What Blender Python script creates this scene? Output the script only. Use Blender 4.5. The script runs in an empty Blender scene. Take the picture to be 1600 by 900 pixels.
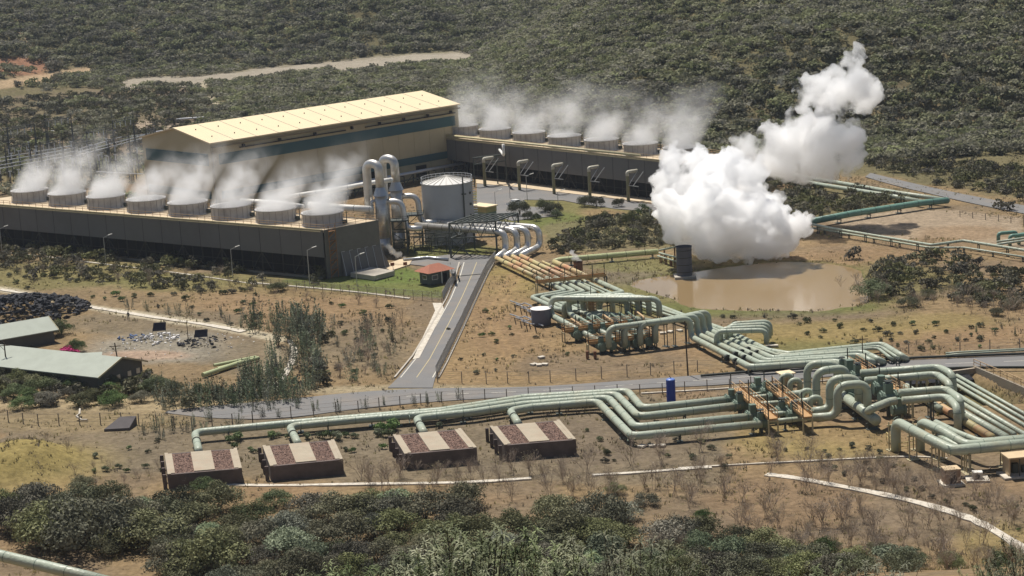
import bpy, bmesh, math, random
import numpy as np
from mathutils import Vector, Matrix, noise as mnoise
R_ = math.radians
random.seed(7); rng = np.random.default_rng(11)
sc = bpy.context.scene
COL = sc.collection

# ------------------------------------------------------------ camera
F = 3100.0; PITCH = R_(11.5); ROLL = R_(3.2); H = 81.0
cam_d = bpy.data.cameras.new('camera'); cam = bpy.data.objects.new('camera', cam_d); COL.objects.link(cam)
cam_d.sensor_width = 36; cam_d.lens = 36 * F / 1600; cam_d.clip_start = 1; cam_d.clip_end = 20000
_cp, _sp = math.cos(PITCH), math.sin(PITCH); _cr, _sr = math.cos(ROLL), math.sin(ROLL)
FW = np.array([0, _cp, -_sp]); _u0 = np.array([0, _sp, _cp]); _r0 = np.array([1., 0, 0])
RT = _r0 * _cr - _u0 * _sr; UP = _u0 * _cr + _r0 * _sr
cam.matrix_world = Matrix(((RT[0], UP[0], -FW[0], 0), (RT[1], UP[1], -FW[1], 0), (RT[2], UP[2], -FW[2], H), (0, 0, 0, 1)))
sc.camera = cam

# ------------------------------------------------------------ light
SUN_EL, SUN_AZ = 66.0, 114.0      # azimuth measured from +X counter-clockwise
sd = Vector((math.cos(R_(SUN_EL)) * math.cos(R_(SUN_AZ)), math.cos(R_(SUN_EL)) * math.sin(R_(SUN_AZ)), math.sin(R_(SUN_EL))))
sun_d = bpy.data.lights.new('sun', 'SUN'); sun_d.energy = 5.0; sun_d.angle = R_(0.5); sun_d.color = (1, .95, .87)
sun = bpy.data.objects.new('sun', sun_d); COL.objects.link(sun)
sun.rotation_euler = sd.to_track_quat('Z', 'Y').to_euler()
w = bpy.data.worlds.new('World'); sc.world = w; w.use_nodes = True
nt = w.node_tree; bg = nt.nodes['Background']; sky = nt.nodes.new('ShaderNodeTexSky'); sky.sky_type = 'NISHITA'
sky.sun_disc = False; sky.sun_elevation = R_(SUN_EL); sky.sun_rotation = R_(90 - SUN_AZ)
nt.links.new(sky.outputs[0], bg.inputs[0]); bg.inputs[1].default_value = 0.06
sc.view_settings.view_transform = 'Standard'; sc.view_settings.look = 'None'; sc.view_settings.gamma = 1
sc.view_settings.use_curve_mapping = False; sc.view_settings.exposure = 0.18
sc.cycles.use_denoising = True
sc.cycles.max_bounces = 48; sc.cycles.diffuse_bounces = 3; sc.cycles.glossy_bounces = 3
sc.cycles.transmission_bounces = 4; sc.cycles.volume_bounces = 48; sc.cycles.transparent_max_bounces = 16
sc.cycles.volume_step_rate = 1.5; sc.cycles.volume_max_steps = 256

# ------------------------------------------------------------ geometry helpers
def ray(px, py): return FW * F + RT * (px - 800) + UP * (450 - py)
def U(px, py, z=0.0):                 # where the sight line meets a level at height z
    d = ray(px, py); t = (z - H) / d[2]
    return Vector((d[0] * t, d[1] * t, z))
def at(px, py, Y):
    d = ray(px, py); t = Y / d[1]
    return Vector((d[0] * t, Y, H + d[2] * t))
def Pj(X, Y, Z):
    a = X * FW[0] + Y * FW[1] + (Z - H) * FW[2]
    a = np.where(np.abs(a) < 1e-3, 1e-3, a)
    return 800 + F * (X * RT[0] + Y * RT[1] + (Z - H) * RT[2]) / a, 450 - F * (X * UP[0] + Y * UP[1] + (Z - H) * UP[2]) / a
def pip(x, y, poly):
    ins = np.zeros(np.shape(x), bool); n = len(poly)
    for i in range(n):
        x0, y0 = poly[i][:2]; x1, y1 = poly[(i + 1) % n][:2]
        c = ((y0 > y) != (y1 > y)) & (x < (x1 - x0) * (y - y0) / (y1 - y0 + 1e-12) + x0)
        ins ^= c
    return ins

class MB:
    def __init__(s): s.v = []; s.f = []
    def add(s, vs, fs):
        o = len(s.v); s.v += [tuple(v) for v in vs]; s.f += [tuple(i + o for i in f) for f in fs]; return s
    def box(s, c, size, rz=0.0, up=True):
        x, y, z = [q / 2 for q in size]; cs, sn = math.cos(rz), math.sin(rz); zc = c[2]
        vs = []
        for dz in (-z, z):
            for dx, dy in ((-x, -y), (x, -y), (x, y), (-x, y)):
                vs.append((c[0] + dx * cs - dy * sn, c[1] + dx * sn + dy * cs, zc + dz))
        return s.add(vs, [(3, 2, 1, 0), (4, 5, 6, 7), (0, 1, 5, 4), (1, 2, 6, 5), (2, 3, 7, 6), (3, 0, 4, 7)])
    def prism(s, poly, z0, z1):
        n = len(poly)
        vs = [(p[0], p[1], z0) for p in poly] + [(p[0], p[1], z1) for p in poly]
        return s.add(vs, [tuple(range(n))[::-1], tuple(range(n, 2 * n))] + [(i, (i + 1) % n, (i + 1) % n + n, i + n) for i in range(n)])
    def hexa(s, lo, hi):              # two rings of four corners
        return s.add(list(lo) + list(hi), [(3, 2, 1, 0), (4, 5, 6, 7), (0, 1, 5, 4), (1, 2, 6, 5), (2, 3, 7, 6), (3, 0, 4, 7)])
    def beam(s, a, b, wd=.2, ht=None):
        a = Vector(a); b = Vector(b); d = (b - a)
        if d.length < 1e-5: return s
        d.normalize(); ht = ht or wd
        up = Vector((0, 0, 1)) if abs(d.z) < .95 else Vector((1, 0, 0))
        x = d.cross(up).normalized() * wd / 2; y = x.cross(d).normalized() * ht / 2
        return s.add([a - x - y, a + x - y, a + x + y, a - x + y, b - x - y, b + x - y, b + x + y, b - x + y],
                     [(3, 2, 1, 0), (4, 5, 6, 7), (0, 1, 5, 4), (1, 2, 6, 5), (2, 3, 7, 6), (3, 0, 4, 7)])
    def cyl(s, a, b, r, r2=None, n=16, caps=True):
        r2 = r if r2 is None else r2
        return s.tube([Vector(a), Vector(b)], [r, r2], n, caps)
    def tube(s, pts, r, n=12, caps=True):
        pts = [Vector(p) for p in pts]; m = len(pts)
        rs = r if isinstance(r, (list, tuple)) else [r] * m
        T = []
        for i in range(m):
            t = (pts[min(i + 1, m - 1)] - pts[max(i - 1, 0)])
            T.append(t.normalized() if t.length > 1e-9 else Vector((0, 0, 1)))
        up = Vector((0, 0, 1)) if abs(T[0].z) < .9 else Vector((1, 0, 0))
        x = T[0].cross(up).normalized(); vs = []
        for i in range(m):
            x = (x - T[i] * x.dot(T[i])).normalized(); y = T[i].cross(x)
            for k in range(n):
                a = 2 * math.pi * k / n
                vs.append(pts[i] + (x * math.cos(a) + y * math.sin(a)) * rs[i])
        fs = [(i * n + k, i * n + (k + 1) % n, (i + 1) * n + (k + 1) % n, (i + 1) * n + k) for i in range(m - 1) for k in range(n)]
        if caps: fs += [tuple(range(n))[::-1], tuple(range((m - 1) * n, m * n))]
        return s.add(vs, fs)
    def dome(s, c, r, h, n=16, m=5):
        vs = []; fs = []
        for j in range(m):
            a = j / m * math.pi / 2
            for k in range(n):
                t = 2 * math.pi * k / n
                vs.append((c[0] + r * math.cos(a) * math.cos(t), c[1] + r * math.cos(a) * math.sin(t), c[2] + h * math.sin(a)))
        vs.append((c[0], c[1], c[2] + h))
        for j in range(m - 1):
            for k in range(n): fs.append((j * n + k, j * n + (k + 1) % n, (j + 1) * n + (k + 1) % n, (j + 1) * n + k))
        for k in range(n): fs.append(((m - 1) * n + k, (m - 1) * n + (k + 1) % n, m * n))
        return s.add(vs, fs)
def fillet(pts, R, n=6):
    pts = [Vector(p) for p in pts]; out = [pts[0]]
    for i in range(1, len(pts) - 1):
        p, a, b = pts[i], pts[i - 1] - pts[i], pts[i + 1] - pts[i]
        la, lb = a.length, b.length
        if la < 1e-6 or lb < 1e-6: continue
        a.normalize(); b.normalize(); ang = a.angle(b, math.pi)
        if ang > math.pi - .03: out.append(p); continue
        d = min(R / math.tan(ang / 2), la * .49, lb * .49)
        s0, s1 = p + a * d, p + b * d
        for k in range(n + 1):
            t = k / n; out.append(s0 * (1 - t) ** 2 + p * 2 * t * (1 - t) + s1 * t ** 2)
        # quadratic arc close to a circular elbow
    out.append(pts[-1]); return out

def props(o, label=None, cat=None, group=None, kind=None):
    if label: o['label'] = label
    if cat: o['category'] = cat
    if group: o['group'] = group
    if kind: o['kind'] = kind
    return o
def thing(name, label, cat, loc=(0, 0, 0), group=None, rz=0):
    o = bpy.data.objects.new(name, None); COL.objects.link(o); o.location = loc; o.rotation_euler = (0, 0, rz)
    return props(o, label, cat, group)
def mk(name, mb, mat, parent=None, local=False, smooth=False, origin=None):
    me = bpy.data.meshes.new(name)
    off = Vector((0, 0, 0))
    if parent is not None and not local: off = Vector(parent.location)
    if parent is None and origin is None and mb.v:
        a = np.array(mb.v); off = Vector(((a[:, 0].min() + a[:, 0].max()) / 2, (a[:, 1].min() + a[:, 1].max()) / 2, a[:, 2].min()))
    if origin is not None: off = Vector(origin)
    me.from_pydata([(v[0] - off.x, v[1] - off.y, v[2] - off.z) for v in mb.v], [], mb.f)
    me.materials.append(mat); me.validate()
    if smooth: me.polygons.foreach_set('use_smooth', [True] * len(me.polygons))
    o = bpy.data.objects.new(name, me); COL.objects.link(o)
    if parent is not None: o.parent = parent
    else: o.location = off
    return o
def one(name, mb, mat, label, cat, group=None, smooth=False):
    return props(mk(name, mb, mat, smooth=smooth), label, cat, group)
def npmesh(name, V, Q, mat, attr=None, smooth=False):
    me = bpy.data.meshes.new(name); n = len(V); m, k = Q.shape
    me.vertices.add(n); me.vertices.foreach_set('co', V.astype(np.float32).ravel())
    me.loops.add(m * k); me.loops.foreach_set('vertex_index', Q.astype(np.int32).ravel())
    me.polygons.add(m); me.polygons.foreach_set('loop_start', np.arange(0, m * k, k, dtype=np.int32))
    try: me.polygons.foreach_set('loop_total', np.full(m, k, dtype=np.int32))
    except Exception: pass
    if smooth: me.polygons.foreach_set('use_smooth', np.ones(m, bool))
    if attr is not None:
        for an, av in attr.items():
            if av.ndim == 1:
                a = me.attributes.new(an, 'FLOAT', 'POINT'); a.data.foreach_set('value', av.astype(np.float32))
            else:
                a = me.attributes.new(an, 'FLOAT_COLOR', 'POINT'); a.data.foreach_set('color', av.astype(np.float32).ravel())
    me.update(); me.validate(); me.materials.append(mat)
    return me
def copy_tree(o, parent=None):
    c = o.copy(); COL.objects.link(c)
    if parent is not None: c.parent = parent
    for ch in list(o.children): copy_tree(ch, c)
    return c

# ------------------------------------------------------------ materials
MATS = {}
def mat(name, col, rough=.7, metal=0.0, var=.12, scale=1.0, bump=0.0, bscale=None, dirt=None, dirt_amt=.4, dirt_scale=.3, spec=.3, dr=(.48, .72)):
    if name in MATS: return MATS[name]
    m = bpy.data.materials.new(name); m.use_nodes = True; nt = m.node_tree; N = nt.nodes; L = nt.links
    b = N['Principled BSDF']; b.inputs['Roughness'].default_value = rough; b.inputs['Metallic'].default_value = metal
    b.inputs['Specular IOR Level'].default_value = spec
    g = N.new('ShaderNodeNewGeometry'); n = N.new('ShaderNodeTexNoise'); n.inputs['Scale'].default_value = scale; n.inputs['Detail'].default_value = 5
    L.new(g.outputs['Position'], n.inputs['Vector'])
    mx = N.new('ShaderNodeMix'); mx.data_type = 'RGBA'
    mx.inputs[6].default_value = (*[c * (1 - var * 1.6) for c in col], 1); mx.inputs[7].default_value = (*[min(1, c * (1 + var * 1.6)) for c in col], 1)
    L.new(n.outputs['Fac'], mx.inputs[0]); out = mx.outputs[2]
    if dirt:
        n2 = N.new('ShaderNodeTexNoise'); n2.inputs['Scale'].default_value = dirt_scale; n2.inputs['Detail'].default_value = 8; n2.inputs['Roughness'].default_value = .65
        L.new(g.outputs['Position'], n2.inputs['Vector'])
        r = N.new('ShaderNodeMapRange'); r.inputs[1].default_value = dr[0]; r.inputs[2].default_value = dr[1]; r.inputs[4].default_value = dirt_amt
        L.new(n2.outputs['Fac'], r.inputs[0])
        m2 = N.new('ShaderNodeMix'); m2.data_type = 'RGBA'; L.new(r.outputs[0], m2.inputs[0]); L.new(out, m2.inputs[6]); m2.inputs[7].default_value = (*dirt, 1); out = m2.outputs[2]
    L.new(out, b.inputs['Base Color'])
    if bump:
        n3 = N.new('ShaderNodeTexNoise'); n3.inputs['Scale'].default_value = bscale or scale * 4; n3.inputs['Detail'].default_value = 4
        L.new(g.outputs['Position'], n3.inputs['Vector'])
        bp = N.new('ShaderNodeBump'); bp.inputs['Strength'].default_value = bump; bp.inputs['Distance'].default_value = .3
        L.new(n3.outputs['Fac'], bp.inputs['Height']); L.new(bp.outputs[0], b.inputs['Normal'])
    MATS[name] = m; return m
M_pipe = mat('pipe_green', (.365, .405, .32), .38, 0, .10, .5, dirt=(.36, .33, .22), dirt_amt=.6, dirt_scale=.3, bump=.25, bscale=2.5)
M_pipey = mat('pipe_yellowed', (.47, .40, .20), .5, 0, .12, .4, dirt=(.46, .22, .12), dirt_amt=1.0, dirt_scale=.16, dr=(.45, .64))
M_fit = mat('fitting_green', (.15, .20, .155), .5, 0, .15, .8)
M_collar = mat('collar_dark', (.03, .035, .03), .6)
M_steel = mat('support_steel', (.07, .08, .07), .6, 0, .2)
M_sup = mat('support_tan', (.42, .36, .22), .7, 0, .15)
M_orange = mat('walkway_orange', (.42, .25, .11), .6, 0, .25, 2.)
M_rail = mat('rail_orange', (.50, .34, .19), .6, 0, .15, 2.)
M_galv = mat('galvanised', (.45, .46, .47), .35, .6, .1, 1.)
M_silver = mat('silver_cladding', (.62, .60, .56), .38, .7, .15, .6, dirt=(.35, .30, .24), dirt_amt=.5, dirt_scale=.5)
M_white = mat('white_paint', (.78, .76, .70), .5, 0, .05, .5, dirt=(.5, .42, .32), dirt_amt=.4)
M_conc = mat('concrete', (.42, .38, .32), .85, 0, .15, 1.2, dirt=(.25, .2, .15), dirt_amt=.5, dirt_scale=.6, bump=.2)
M_concw = mat('pale_stone', (.55, .50, .42), .9, 0, .25, 1.5, dirt=(.3, .24, .16), dirt_amt=.7, dirt_scale=.8, bump=.3)
M_asph = mat('asphalt', (.165, .16, .155), .85, 0, .08, .25, dirt=(.25, .2, .15), dirt_amt=.5, dirt_scale=.12)
M_line = mat('road_paint', (.6, .57, .48), .8, 0, .2, 2.)
M_liney = mat('road_paint_yellow', (.45, .37, .2), .8, 0, .2, 2.)
M_ctw = mat('tower_cladding', (.155, .15, .142), .8, 0, .07, .25, dirt=(.11, .10, .09), dirt_amt=.4, dirt_scale=.1)
M_ctd = mat('tower_deck', (.55, .44, .30), .85, 0, .15, .6, dirt=(.3, .22, .14), dirt_amt=.5)
M_ring = mat('fan_ring_grey', (.43, .42, .41), .7, 0, .12, .5, dirt=(.22, .20, .19), dirt_amt=.6, dirt_scale=.4)
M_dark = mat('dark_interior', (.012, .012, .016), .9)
M_louv = mat('louvre_dark', (.03, .03, .035), .8, 0, .3, .5)
M_hall = mat('hall_tan', (.47, .40, .25), .75, 0, .05, .2, dirt=(.28, .22, .14), dirt_amt=.35, dirt_scale=.08)
M_roof = mat('hall_roof', (.72, .585, .37), .6, 0, .03, .3)
M_teal = mat('hall_teal', (.045, .105, .115), .6, 0, .08, .2)
M_green = mat('lawn', (.13, .15, .05), .95, 0, .3, .6, dirt=(.24, .20, .08), dirt_amt=.7, dirt_scale=.15)
M_tank = mat('tank_grey', (.38, .40, .42), .5, .1, .06, .2, dirt=(.30, .30, .30), dirt_amt=.3)
M_tankr = mat('tank_roof', (.62, .60, .56), .6, 0, .06, .5)
M_tile = mat('red_tile', (.34, .13, .08), .8, 0, .2, 3.)
M_groof = mat('green_roof', (.33, .355, .30), .7, 0, .08, .5, dirt=(.25, .27, .22), dirt_amt=.4)
M_wallg = mat('house_wall', (.10, .10, .09), .8)
M_glass = mat('window_glass', (.03, .04, .05), .1, 0, .0, 1, spec=.8)
M_blue = mat('blue_tank', (.02, .05, .30), .4, 0, .1)
M_wood = mat('pole_wood', (.07, .05, .035), .9)
M_fence = mat('fence_post', (.20, .17, .14), .85)
M_rock = mat('dark_rock', (.035, .035, .04), .9, 0, .4, 1.5)
M_trash = mat('white_rubble', (.62, .6, .58), .8, 0, .2)
M_shed = mat('shed_cream', (.55, .42, .26), .8, 0, .08)
M_stack = mat('stack_grey', (.10, .105, .125), .8, 0, .15, .5)
M_skin = mat('skin', (.12, .07, .05), .6); M_cloth = mat('dark_clothes', (.03, .035, .06), .9)
M_car = mat('car_white', (.8, .8, .78), .25, 0, .02); M_tyre = mat('tyre', (.02, .02, .02), .9)
M_bloom = mat('magenta_flowers', (.45, .02, .14), .8, 0, .3, 2)
M_bark = mat('bark', (.09, .07, .05), .9, 0, .2, 2); M_twig = mat('dry_twig', (.34, .27, .21), .9, 0, .25, 2)
def chips_mat():      # crushed red-brown rock fill
    m = bpy.data.materials.new('rock_fill'); m.use_nodes = True; N = m.node_tree.nodes; L = m.node_tree.links; b = N['Principled BSDF']; b.inputs['Roughness'].default_value = .95
    g = N.new('ShaderNodeNewGeometry'); v = N.new('ShaderNodeTexVoronoi'); v.inputs['Scale'].default_value = 5.5; L.new(g.outputs['Position'], v.inputs['Vector'])
    r = N.new('ShaderNodeValToRGB'); r.color_ramp.elements[0].color = (.05, .025, .018, 1); r.color_ramp.elements[1].color = (.32, .195, .145, 1)
    sp = N.new('ShaderNodeSeparateColor'); L.new(v.outputs['Color'], sp.inputs[0]); L.new(sp.outputs[0], r.inputs[0]); L.new(r.outputs[0], b.inputs['Base Color'])
    bp = N.new('ShaderNodeBump'); bp.inputs['Strength'].default_value = .9; bp.inputs['Distance'].default_value = .3; L.new(v.outputs['Distance'], bp.inputs['Height']); L.new(bp.outputs[0], b.inputs['Normal'])
    return m
M_chips = chips_mat()
def leaf_mat(name, c1, c2, objvar=True, attr=None, scale=.6, trans=.15, vr=(.6, 1.5)):
    m = bpy.data.materials.new(name); m.use_nodes = True; nt = m.node_tree; N = nt.nodes; L = nt.links; b = N['Principled BSDF']
    b.inputs['Roughness'].default_value = .8; b.inputs['Specular IOR Level'].default_value = .1
    g = N.new('ShaderNodeNewGeometry'); n = N.new('ShaderNodeTexNoise'); n.inputs['Scale'].default_value = scale; n.inputs['Detail'].default_value = 6
    L.new(g.outputs['Position'], n.inputs['Vector']); rr = N.new('ShaderNodeMapRange'); rr.inputs[1].default_value = .35; rr.inputs[2].default_value = .65
    L.new(n.outputs['Fac'], rr.inputs[0])
    mx = N.new('ShaderNodeMix'); mx.data_type = 'RGBA'; mx.inputs[6].default_value = (*c1, 1); mx.inputs[7].default_value = (*c2, 1)
    L.new(rr.outputs[0], mx.inputs[0])
    hv = N.new('ShaderNodeHueSaturation'); L.new(mx.outputs[2], hv.inputs['Color'])
    if attr: src = N.new('ShaderNodeAttribute'); src.attribute_name = attr; so = src.outputs['Fac']
    else: src = N.new('ShaderNodeObjectInfo'); so = src.outputs['Random']
    mr = N.new('ShaderNodeMapRange'); mr.inputs[3].default_value = vr[0]; mr.inputs[4].default_value = vr[1]; L.new(so, mr.inputs[0]); L.new(mr.outputs[0], hv.inputs['Value'])
    mh = N.new('ShaderNodeMath'); mh.operation = 'MULTIPLY'; mh.inputs[1].default_value = 7.31; L.new(so, mh.inputs[0])
    fr = N.new('ShaderNodeMath'); fr.operation = 'FRACT'; L.new(mh.outputs[0], fr.inputs[0])
    m2 = N.new('ShaderNodeMapRange'); m2.inputs[3].default_value = .47; m2.inputs[4].default_value = .53; L.new(fr.outputs[0], m2.inputs[0]); L.new(m2.outputs[0], hv.inputs['Hue'])
    m3 = N.new('ShaderNodeMapRange'); m3.inputs[3].default_value = .55; m3.inputs[4].default_value = 1.15; L.new(fr.outputs[0], m3.inputs[0]); L.new(m3.outputs[0], hv.inputs['Saturation'])
    L.new(hv.outputs[0], b.inputs['Base Color'])
    t = N.new('ShaderNodeBsdfTranslucent'); L.new(hv.outputs[0], t.inputs[0]); ms = N.new('ShaderNodeMixShader'); ms.inputs[0].default_value = trans
    L.new(b.outputs[0], ms.inputs[1]); L.new(t.outputs[0], ms.inputs[2]); L.new(ms.outputs[0], N['Material Output'].inputs[0])
    return m
M_leaf = leaf_mat('leaf_olive', (.10, .10, .048), (.225, .215, .12))
M_leaf2 = leaf_mat('leaf_green', (.075, .105, .04), (.165, .20, .085))
M_leaf3 = leaf_mat('leaf_blue_green', (.13, .155, .095), (.26, .29, .185))
M_leafd = leaf_mat('leaf_dark', (.065, .07, .036), (.14, .145, .08))
M_leafy = leaf_mat('leaf_silvery', (.06, .075, .033), (.25, .265, .145))
M_scrub = leaf_mat('hill_scrub', (.145, .145, .078), (.255, .248, .142), attr='tint', scale=.15, vr=(.7, 1.35), trans=.28)
M_tuft = leaf_mat('dry_tufts', (.15, .125, .055), (.33, .26, .13), attr='tint', scale=.3)

# ------------------------------------------------------------ terrain
POND_PX = [(987, 443), (1010, 436), (1060, 429), (1130, 419), (1180, 413), (1230, 409), (1290, 412), (1336, 420), (1346, 440), (1356, 462), (1345, 474), (1310, 478), (1280, 484), (1230, 482), (1180, 483), (1100, 480), (1072, 476), (1058, 465), (1020, 455)]
POND = [U(*p, -.3) for p in POND_PX]
def sstep(a, b, x): t = np.clip((x - a) / (b - a), 0, 1); return t * t * (3 - 2 * t)
def vnoise(x, y, s, seed=0):          # cheap value noise
    x = x / s + seed * 17.3; y = y / s - seed * 9.1
    xi = np.floor(x).astype(np.int64); yi = np.floor(y).astype(np.int64); fx = x - xi; fy = y - yi
    fx = fx * fx * (3 - 2 * fx); fy = fy * fy * (3 - 2 * fy)
    def h(a, b):
        n = (a * 374761393 + b * 668265263 + seed * 144665) & 0x7fffffff; n = ((n ^ (n >> 13)) * 1274126177) & 0x7fffffff
        return ((n ^ (n >> 16)) & 0xffff) / 65535.
    return (h(xi, yi) * (1 - fx) + h(xi + 1, yi) * fx) * (1 - fy) + (h(xi, yi + 1) * (1 - fx) + h(xi + 1, yi + 1) * fx) * fy
def fbm(x, y, s, o=4, seed=0):
    r = 0; a = .5; t = 0
    for i in range(o): r = r + a * vnoise(x, y, s, seed + i); t += a; a *= .55; s *= .5
    return r / t
MOUND = U(28, 735)
def terrain(x, y):
    x = np.asarray(x, float); y = np.asarray(y, float)
    z = -.22 + .20 * fbm(x, y, 9, 3, 5)
    # near slope under the viewpoint
    near = np.where(y < 50, 77 - (y - 5) * .37, 60.4 - (y - 50) * .356) + (fbm(x, y, 12, 3, 2) - .5) * 1.0
    near = near - .052 * x * np.clip(1 - y / 260, 0, 1) * 0
    z = np.maximum(z, near)
    # hill on the right
    base = 590 - .08 * x
    d = np.maximum(y - base, 0); lat = sstep(-45, 110, x - .064 * (y - 600))
    hr = 16 * sstep(0, 90, d) * (1 if True else 0) + .22 * np.maximum(d - 25, 0)
    hr = hr * (1 + .25 * (fbm(x, y, 120, 3, 8) - .5)) + sstep(0, 80, d) * 20 * (fbm(x, y, 85, 3, 3) - .45)
    # far hill on the left
    hr = hr * lat
    d2 = np.maximum(y - (985 + .12 * x), 0)
    hl = .21 * d2 + sstep(0, 60, d2) * 38 * (fbm(x + .5 * y, y * .35, 100, 4, 6) - .4)
    hf = np.maximum(hr, hl)
    hf = np.where(hf > 250, 250 + (hf - 250) * .1, hf)
    z = z + np.maximum(hf, 0)
    # rising ground between plant and far valley, left
    z = z + 3.0 * sstep(640, 900, y) * fbm(x, y, 60, 3, 12)
    # small hill with a red cut face, far left
    q = np.exp(-(((x + 245) / 34) ** 2 + ((y - 905) / 40) ** 2)); z = z + 13 * q
    # grassy mound
    q = np.exp(-(((x - MOUND.x) / 8.5) ** 2 + ((y - MOUND.y) / 9.5) ** 2) ** 1.3); z = z + 4.2 * q
    return z
def T(x, y): return float(terrain(np.array([x]), np.array([y]))[0])
def G(px, py):        # ground point seen at a pixel of the picture
    p = U(px, py, 0)
    if p.y < 560 and p.y > 235: return Vector((p.x, p.y, T(p.x, p.y)))
    d = ray(px, py); d = d / d[1]
    for Y in np.arange(20, 1800, 2.0):
        z = H + d[2] * Y
        if z < T(d[0] * Y, Y): return Vector((d[0] * Y, Y, T(d[0] * Y, Y)))
    return p
ys = np.concatenate([np.arange(-60, 215, 5), np.arange(215, 620, 1.05), np.arange(620, 1150, 2.6), np.arange(1150, 1900, 18), np.array([2000, 2300, 2800, 3600, 5000])])
us = np.linspace(-1, 1, 470)
YY, UU = np.meshgrid(ys, us, indexing='ij'); XX = UU * (.31 * np.maximum(YY, 0) + 45) * np.where(YY > 1900, 3, 1)
ZZ = terrain(XX, YY)
# pond basin
acc = np.zeros_like(XX)
box = (YY > 360) & (YY < 440) & (XX > 10) & (XX < 90)
xb, yb = XX[box], YY[box]; s_ = np.zeros(len(xb))
for k in range(10): s_ += pip(xb + 1.3 * math.cos(k * .628), yb + 2.2 * math.sin(k * .628), POND)
acc[box] = s_ / 10
ZZ = ZZ - 1.3 * acc
# culvert cutting on the right
CUT = [U(1418, 596), U(1505, 583), U(1560, 600), U(1640, 640), U(1640, 665), U(1500, 640)]
cb = (YY > 290) & (YY < 350) & (XX > 55) & (XX < 120)
ac2 = np.zeros_like(XX); xb, yb = XX[cb], YY[cb]; s_ = np.zeros(len(xb))
for k in range(8): s_ += pip(xb + 1.0 * math.cos(k * .785), yb + 1.0 * math.sin(k * .785), CUT)
ac2[cb] = s_ / 8; ZZ = ZZ - 2.2 * ac2
PX, PY = Pj(XX, YY, ZZ)
# ---- soil and grass cover: each patch is a ground colour that stays put in the world
soil = np.array([.245, .170, .100]); orange = np.array([.255, .165, .10]); gsoil = np.array([.172, .138, .102]); yell = np.array([.27, .205, .085])
green = np.array([.13, .145, .05]); olive = np.array([.165, .15, .065]); sand = np.array([.44, .37, .28]); floor_ = np.array([.15, .128, .072]); grav = np.array([.26, .24, .215])
mauve = np.array([.165, .125, .095]); redcut = np.array([.30, .15, .10])
C = np.zeros(XX.shape + (3,)) + soil
n1 = fbm(XX, YY, 14, 5, 31); n2 = fbm(XX, YY, 40, 4, 47); n3 = fbm(XX, YY, 3.5, 3, 77)
def blend(maskv, col):
    global C
    C = C * (1 - maskv[..., None]) + col * maskv[..., None]
blend(sstep(.45, .7, n1) * .6, mauve); blend(sstep(.5, .7, n2) * .5, orange)
hill = sstep(585, 625, YY); blend(hill * .95, floor_); blend(hill * sstep(.55, .75, n1) * .4, mauve); blend(sstep(975, 1010, YY) * .7, floor_ * .72)
def patch(px, py, rx, ry, col, a=1.0, soft=.35):
    q = np.sqrt(((PX - px) / rx) ** 2 + ((PY - py) / ry) ** 2) + (n1 - .5) * .9 + (n3 - .5) * .35
    blend((1 - sstep(1 - soft, 1 + soft, q)) * a, col)
n4 = fbm(XX, YY, 8, 4, 91); n5 = fbm(XX, YY, 2.4, 3, 95)
def poly(pts, col, a=1.0, jit=6):
    m = 0
    for k, (ox, oy) in enumerate(((0, 0), (1, .4), (-1, -.4), (.5, -1), (-.5, 1))):
        m = m + pip(PX + ((n4 - .5) * 9 + (n5 - .5) * 3 + ox) * jit, PY + ((n1 - .5) * 3 + (n5 - .5) * 1.2 + oy * .6) * jit, pts) / 5
    m = m * (YY > 60)
    blend(m * a, col)
def strip(pts, wpx, col, a=.95, jit=3):
    dm = np.full(PX.shape, 1e9)
    for (x0, y0), (x1, y1) in zip(pts, pts[1:]):
        t = np.clip(((PX - x0) * (x1 - x0) + (PY - y0) * (y1 - y0)) / ((x1 - x0) ** 2 + (y1 - y0) ** 2), 0, 1)
        dm = np.minimum(dm, np.hypot(PX - x0 - t * (x1 - x0), PY - y0 - t * (y1 - y0)))
    blend((1 - sstep(wpx * .7, wpx * 1.3, dm + (n1 - .5) * jit * 1.5)) * a * (YY > 60), col)
# left flat, scrubby
poly([(0, 390), (400, 438), (640, 470), (610, 600), (200, 640), (0, 650)], soil, .6)
patch(90, 430, 200, 26, olive, .7); patch(300, 440, 160, 14, olive, .75); patch(520, 455, 130, 9, olive, .8)
patch(480, 490, 170, 40, orange, .7); patch(560, 540, 90, 40, gsoil, .6); patch(250, 505, 150, 20, gsoil, .7)
patch(250, 545, 120, 22, grav, .7); patch(230, 555, 60, 7, np.array([.42, .27, .2]), .6); patch(400, 560, 70, 30, gsoil, .7)
strip([(0, 452), (60, 462), (130, 478), (250, 497), (330, 508), (400, 522), (440, 530)], 5, sand, .95)
strip([(400, 600), (430, 560), (425, 540)], 9, np.array([.33, .27, .2]), .7)
# lawn by the guard house
poly([(440, 437), (560, 420), (640, 418), (700, 440), (690, 468), (560, 458), (470, 448)], green, .9, 3)
patch(610, 432, 60, 12, np.array([.12, .155, .045]), .8)
# between access road and pipes
poly([(765, 420), (830, 440), (830, 480), (900, 540), (1180, 585), (680, 600), (690, 560)], np.array([.265, .178, .10]), .9, 4)
patch(800, 445, 50, 40, yell, .75); patch(790, 500, 60, 60, orange, .7); patch(940, 570, 150, 18, mauve, .6)
strip([(800, 430), (768, 480), (765, 520), (790, 560)], 3, np.array([.34, .22, .12]), .6); strip([(812, 430), (782, 480), (778, 520), (806, 555)], 2.5, np.array([.34, .22, .12]), .6)
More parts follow.
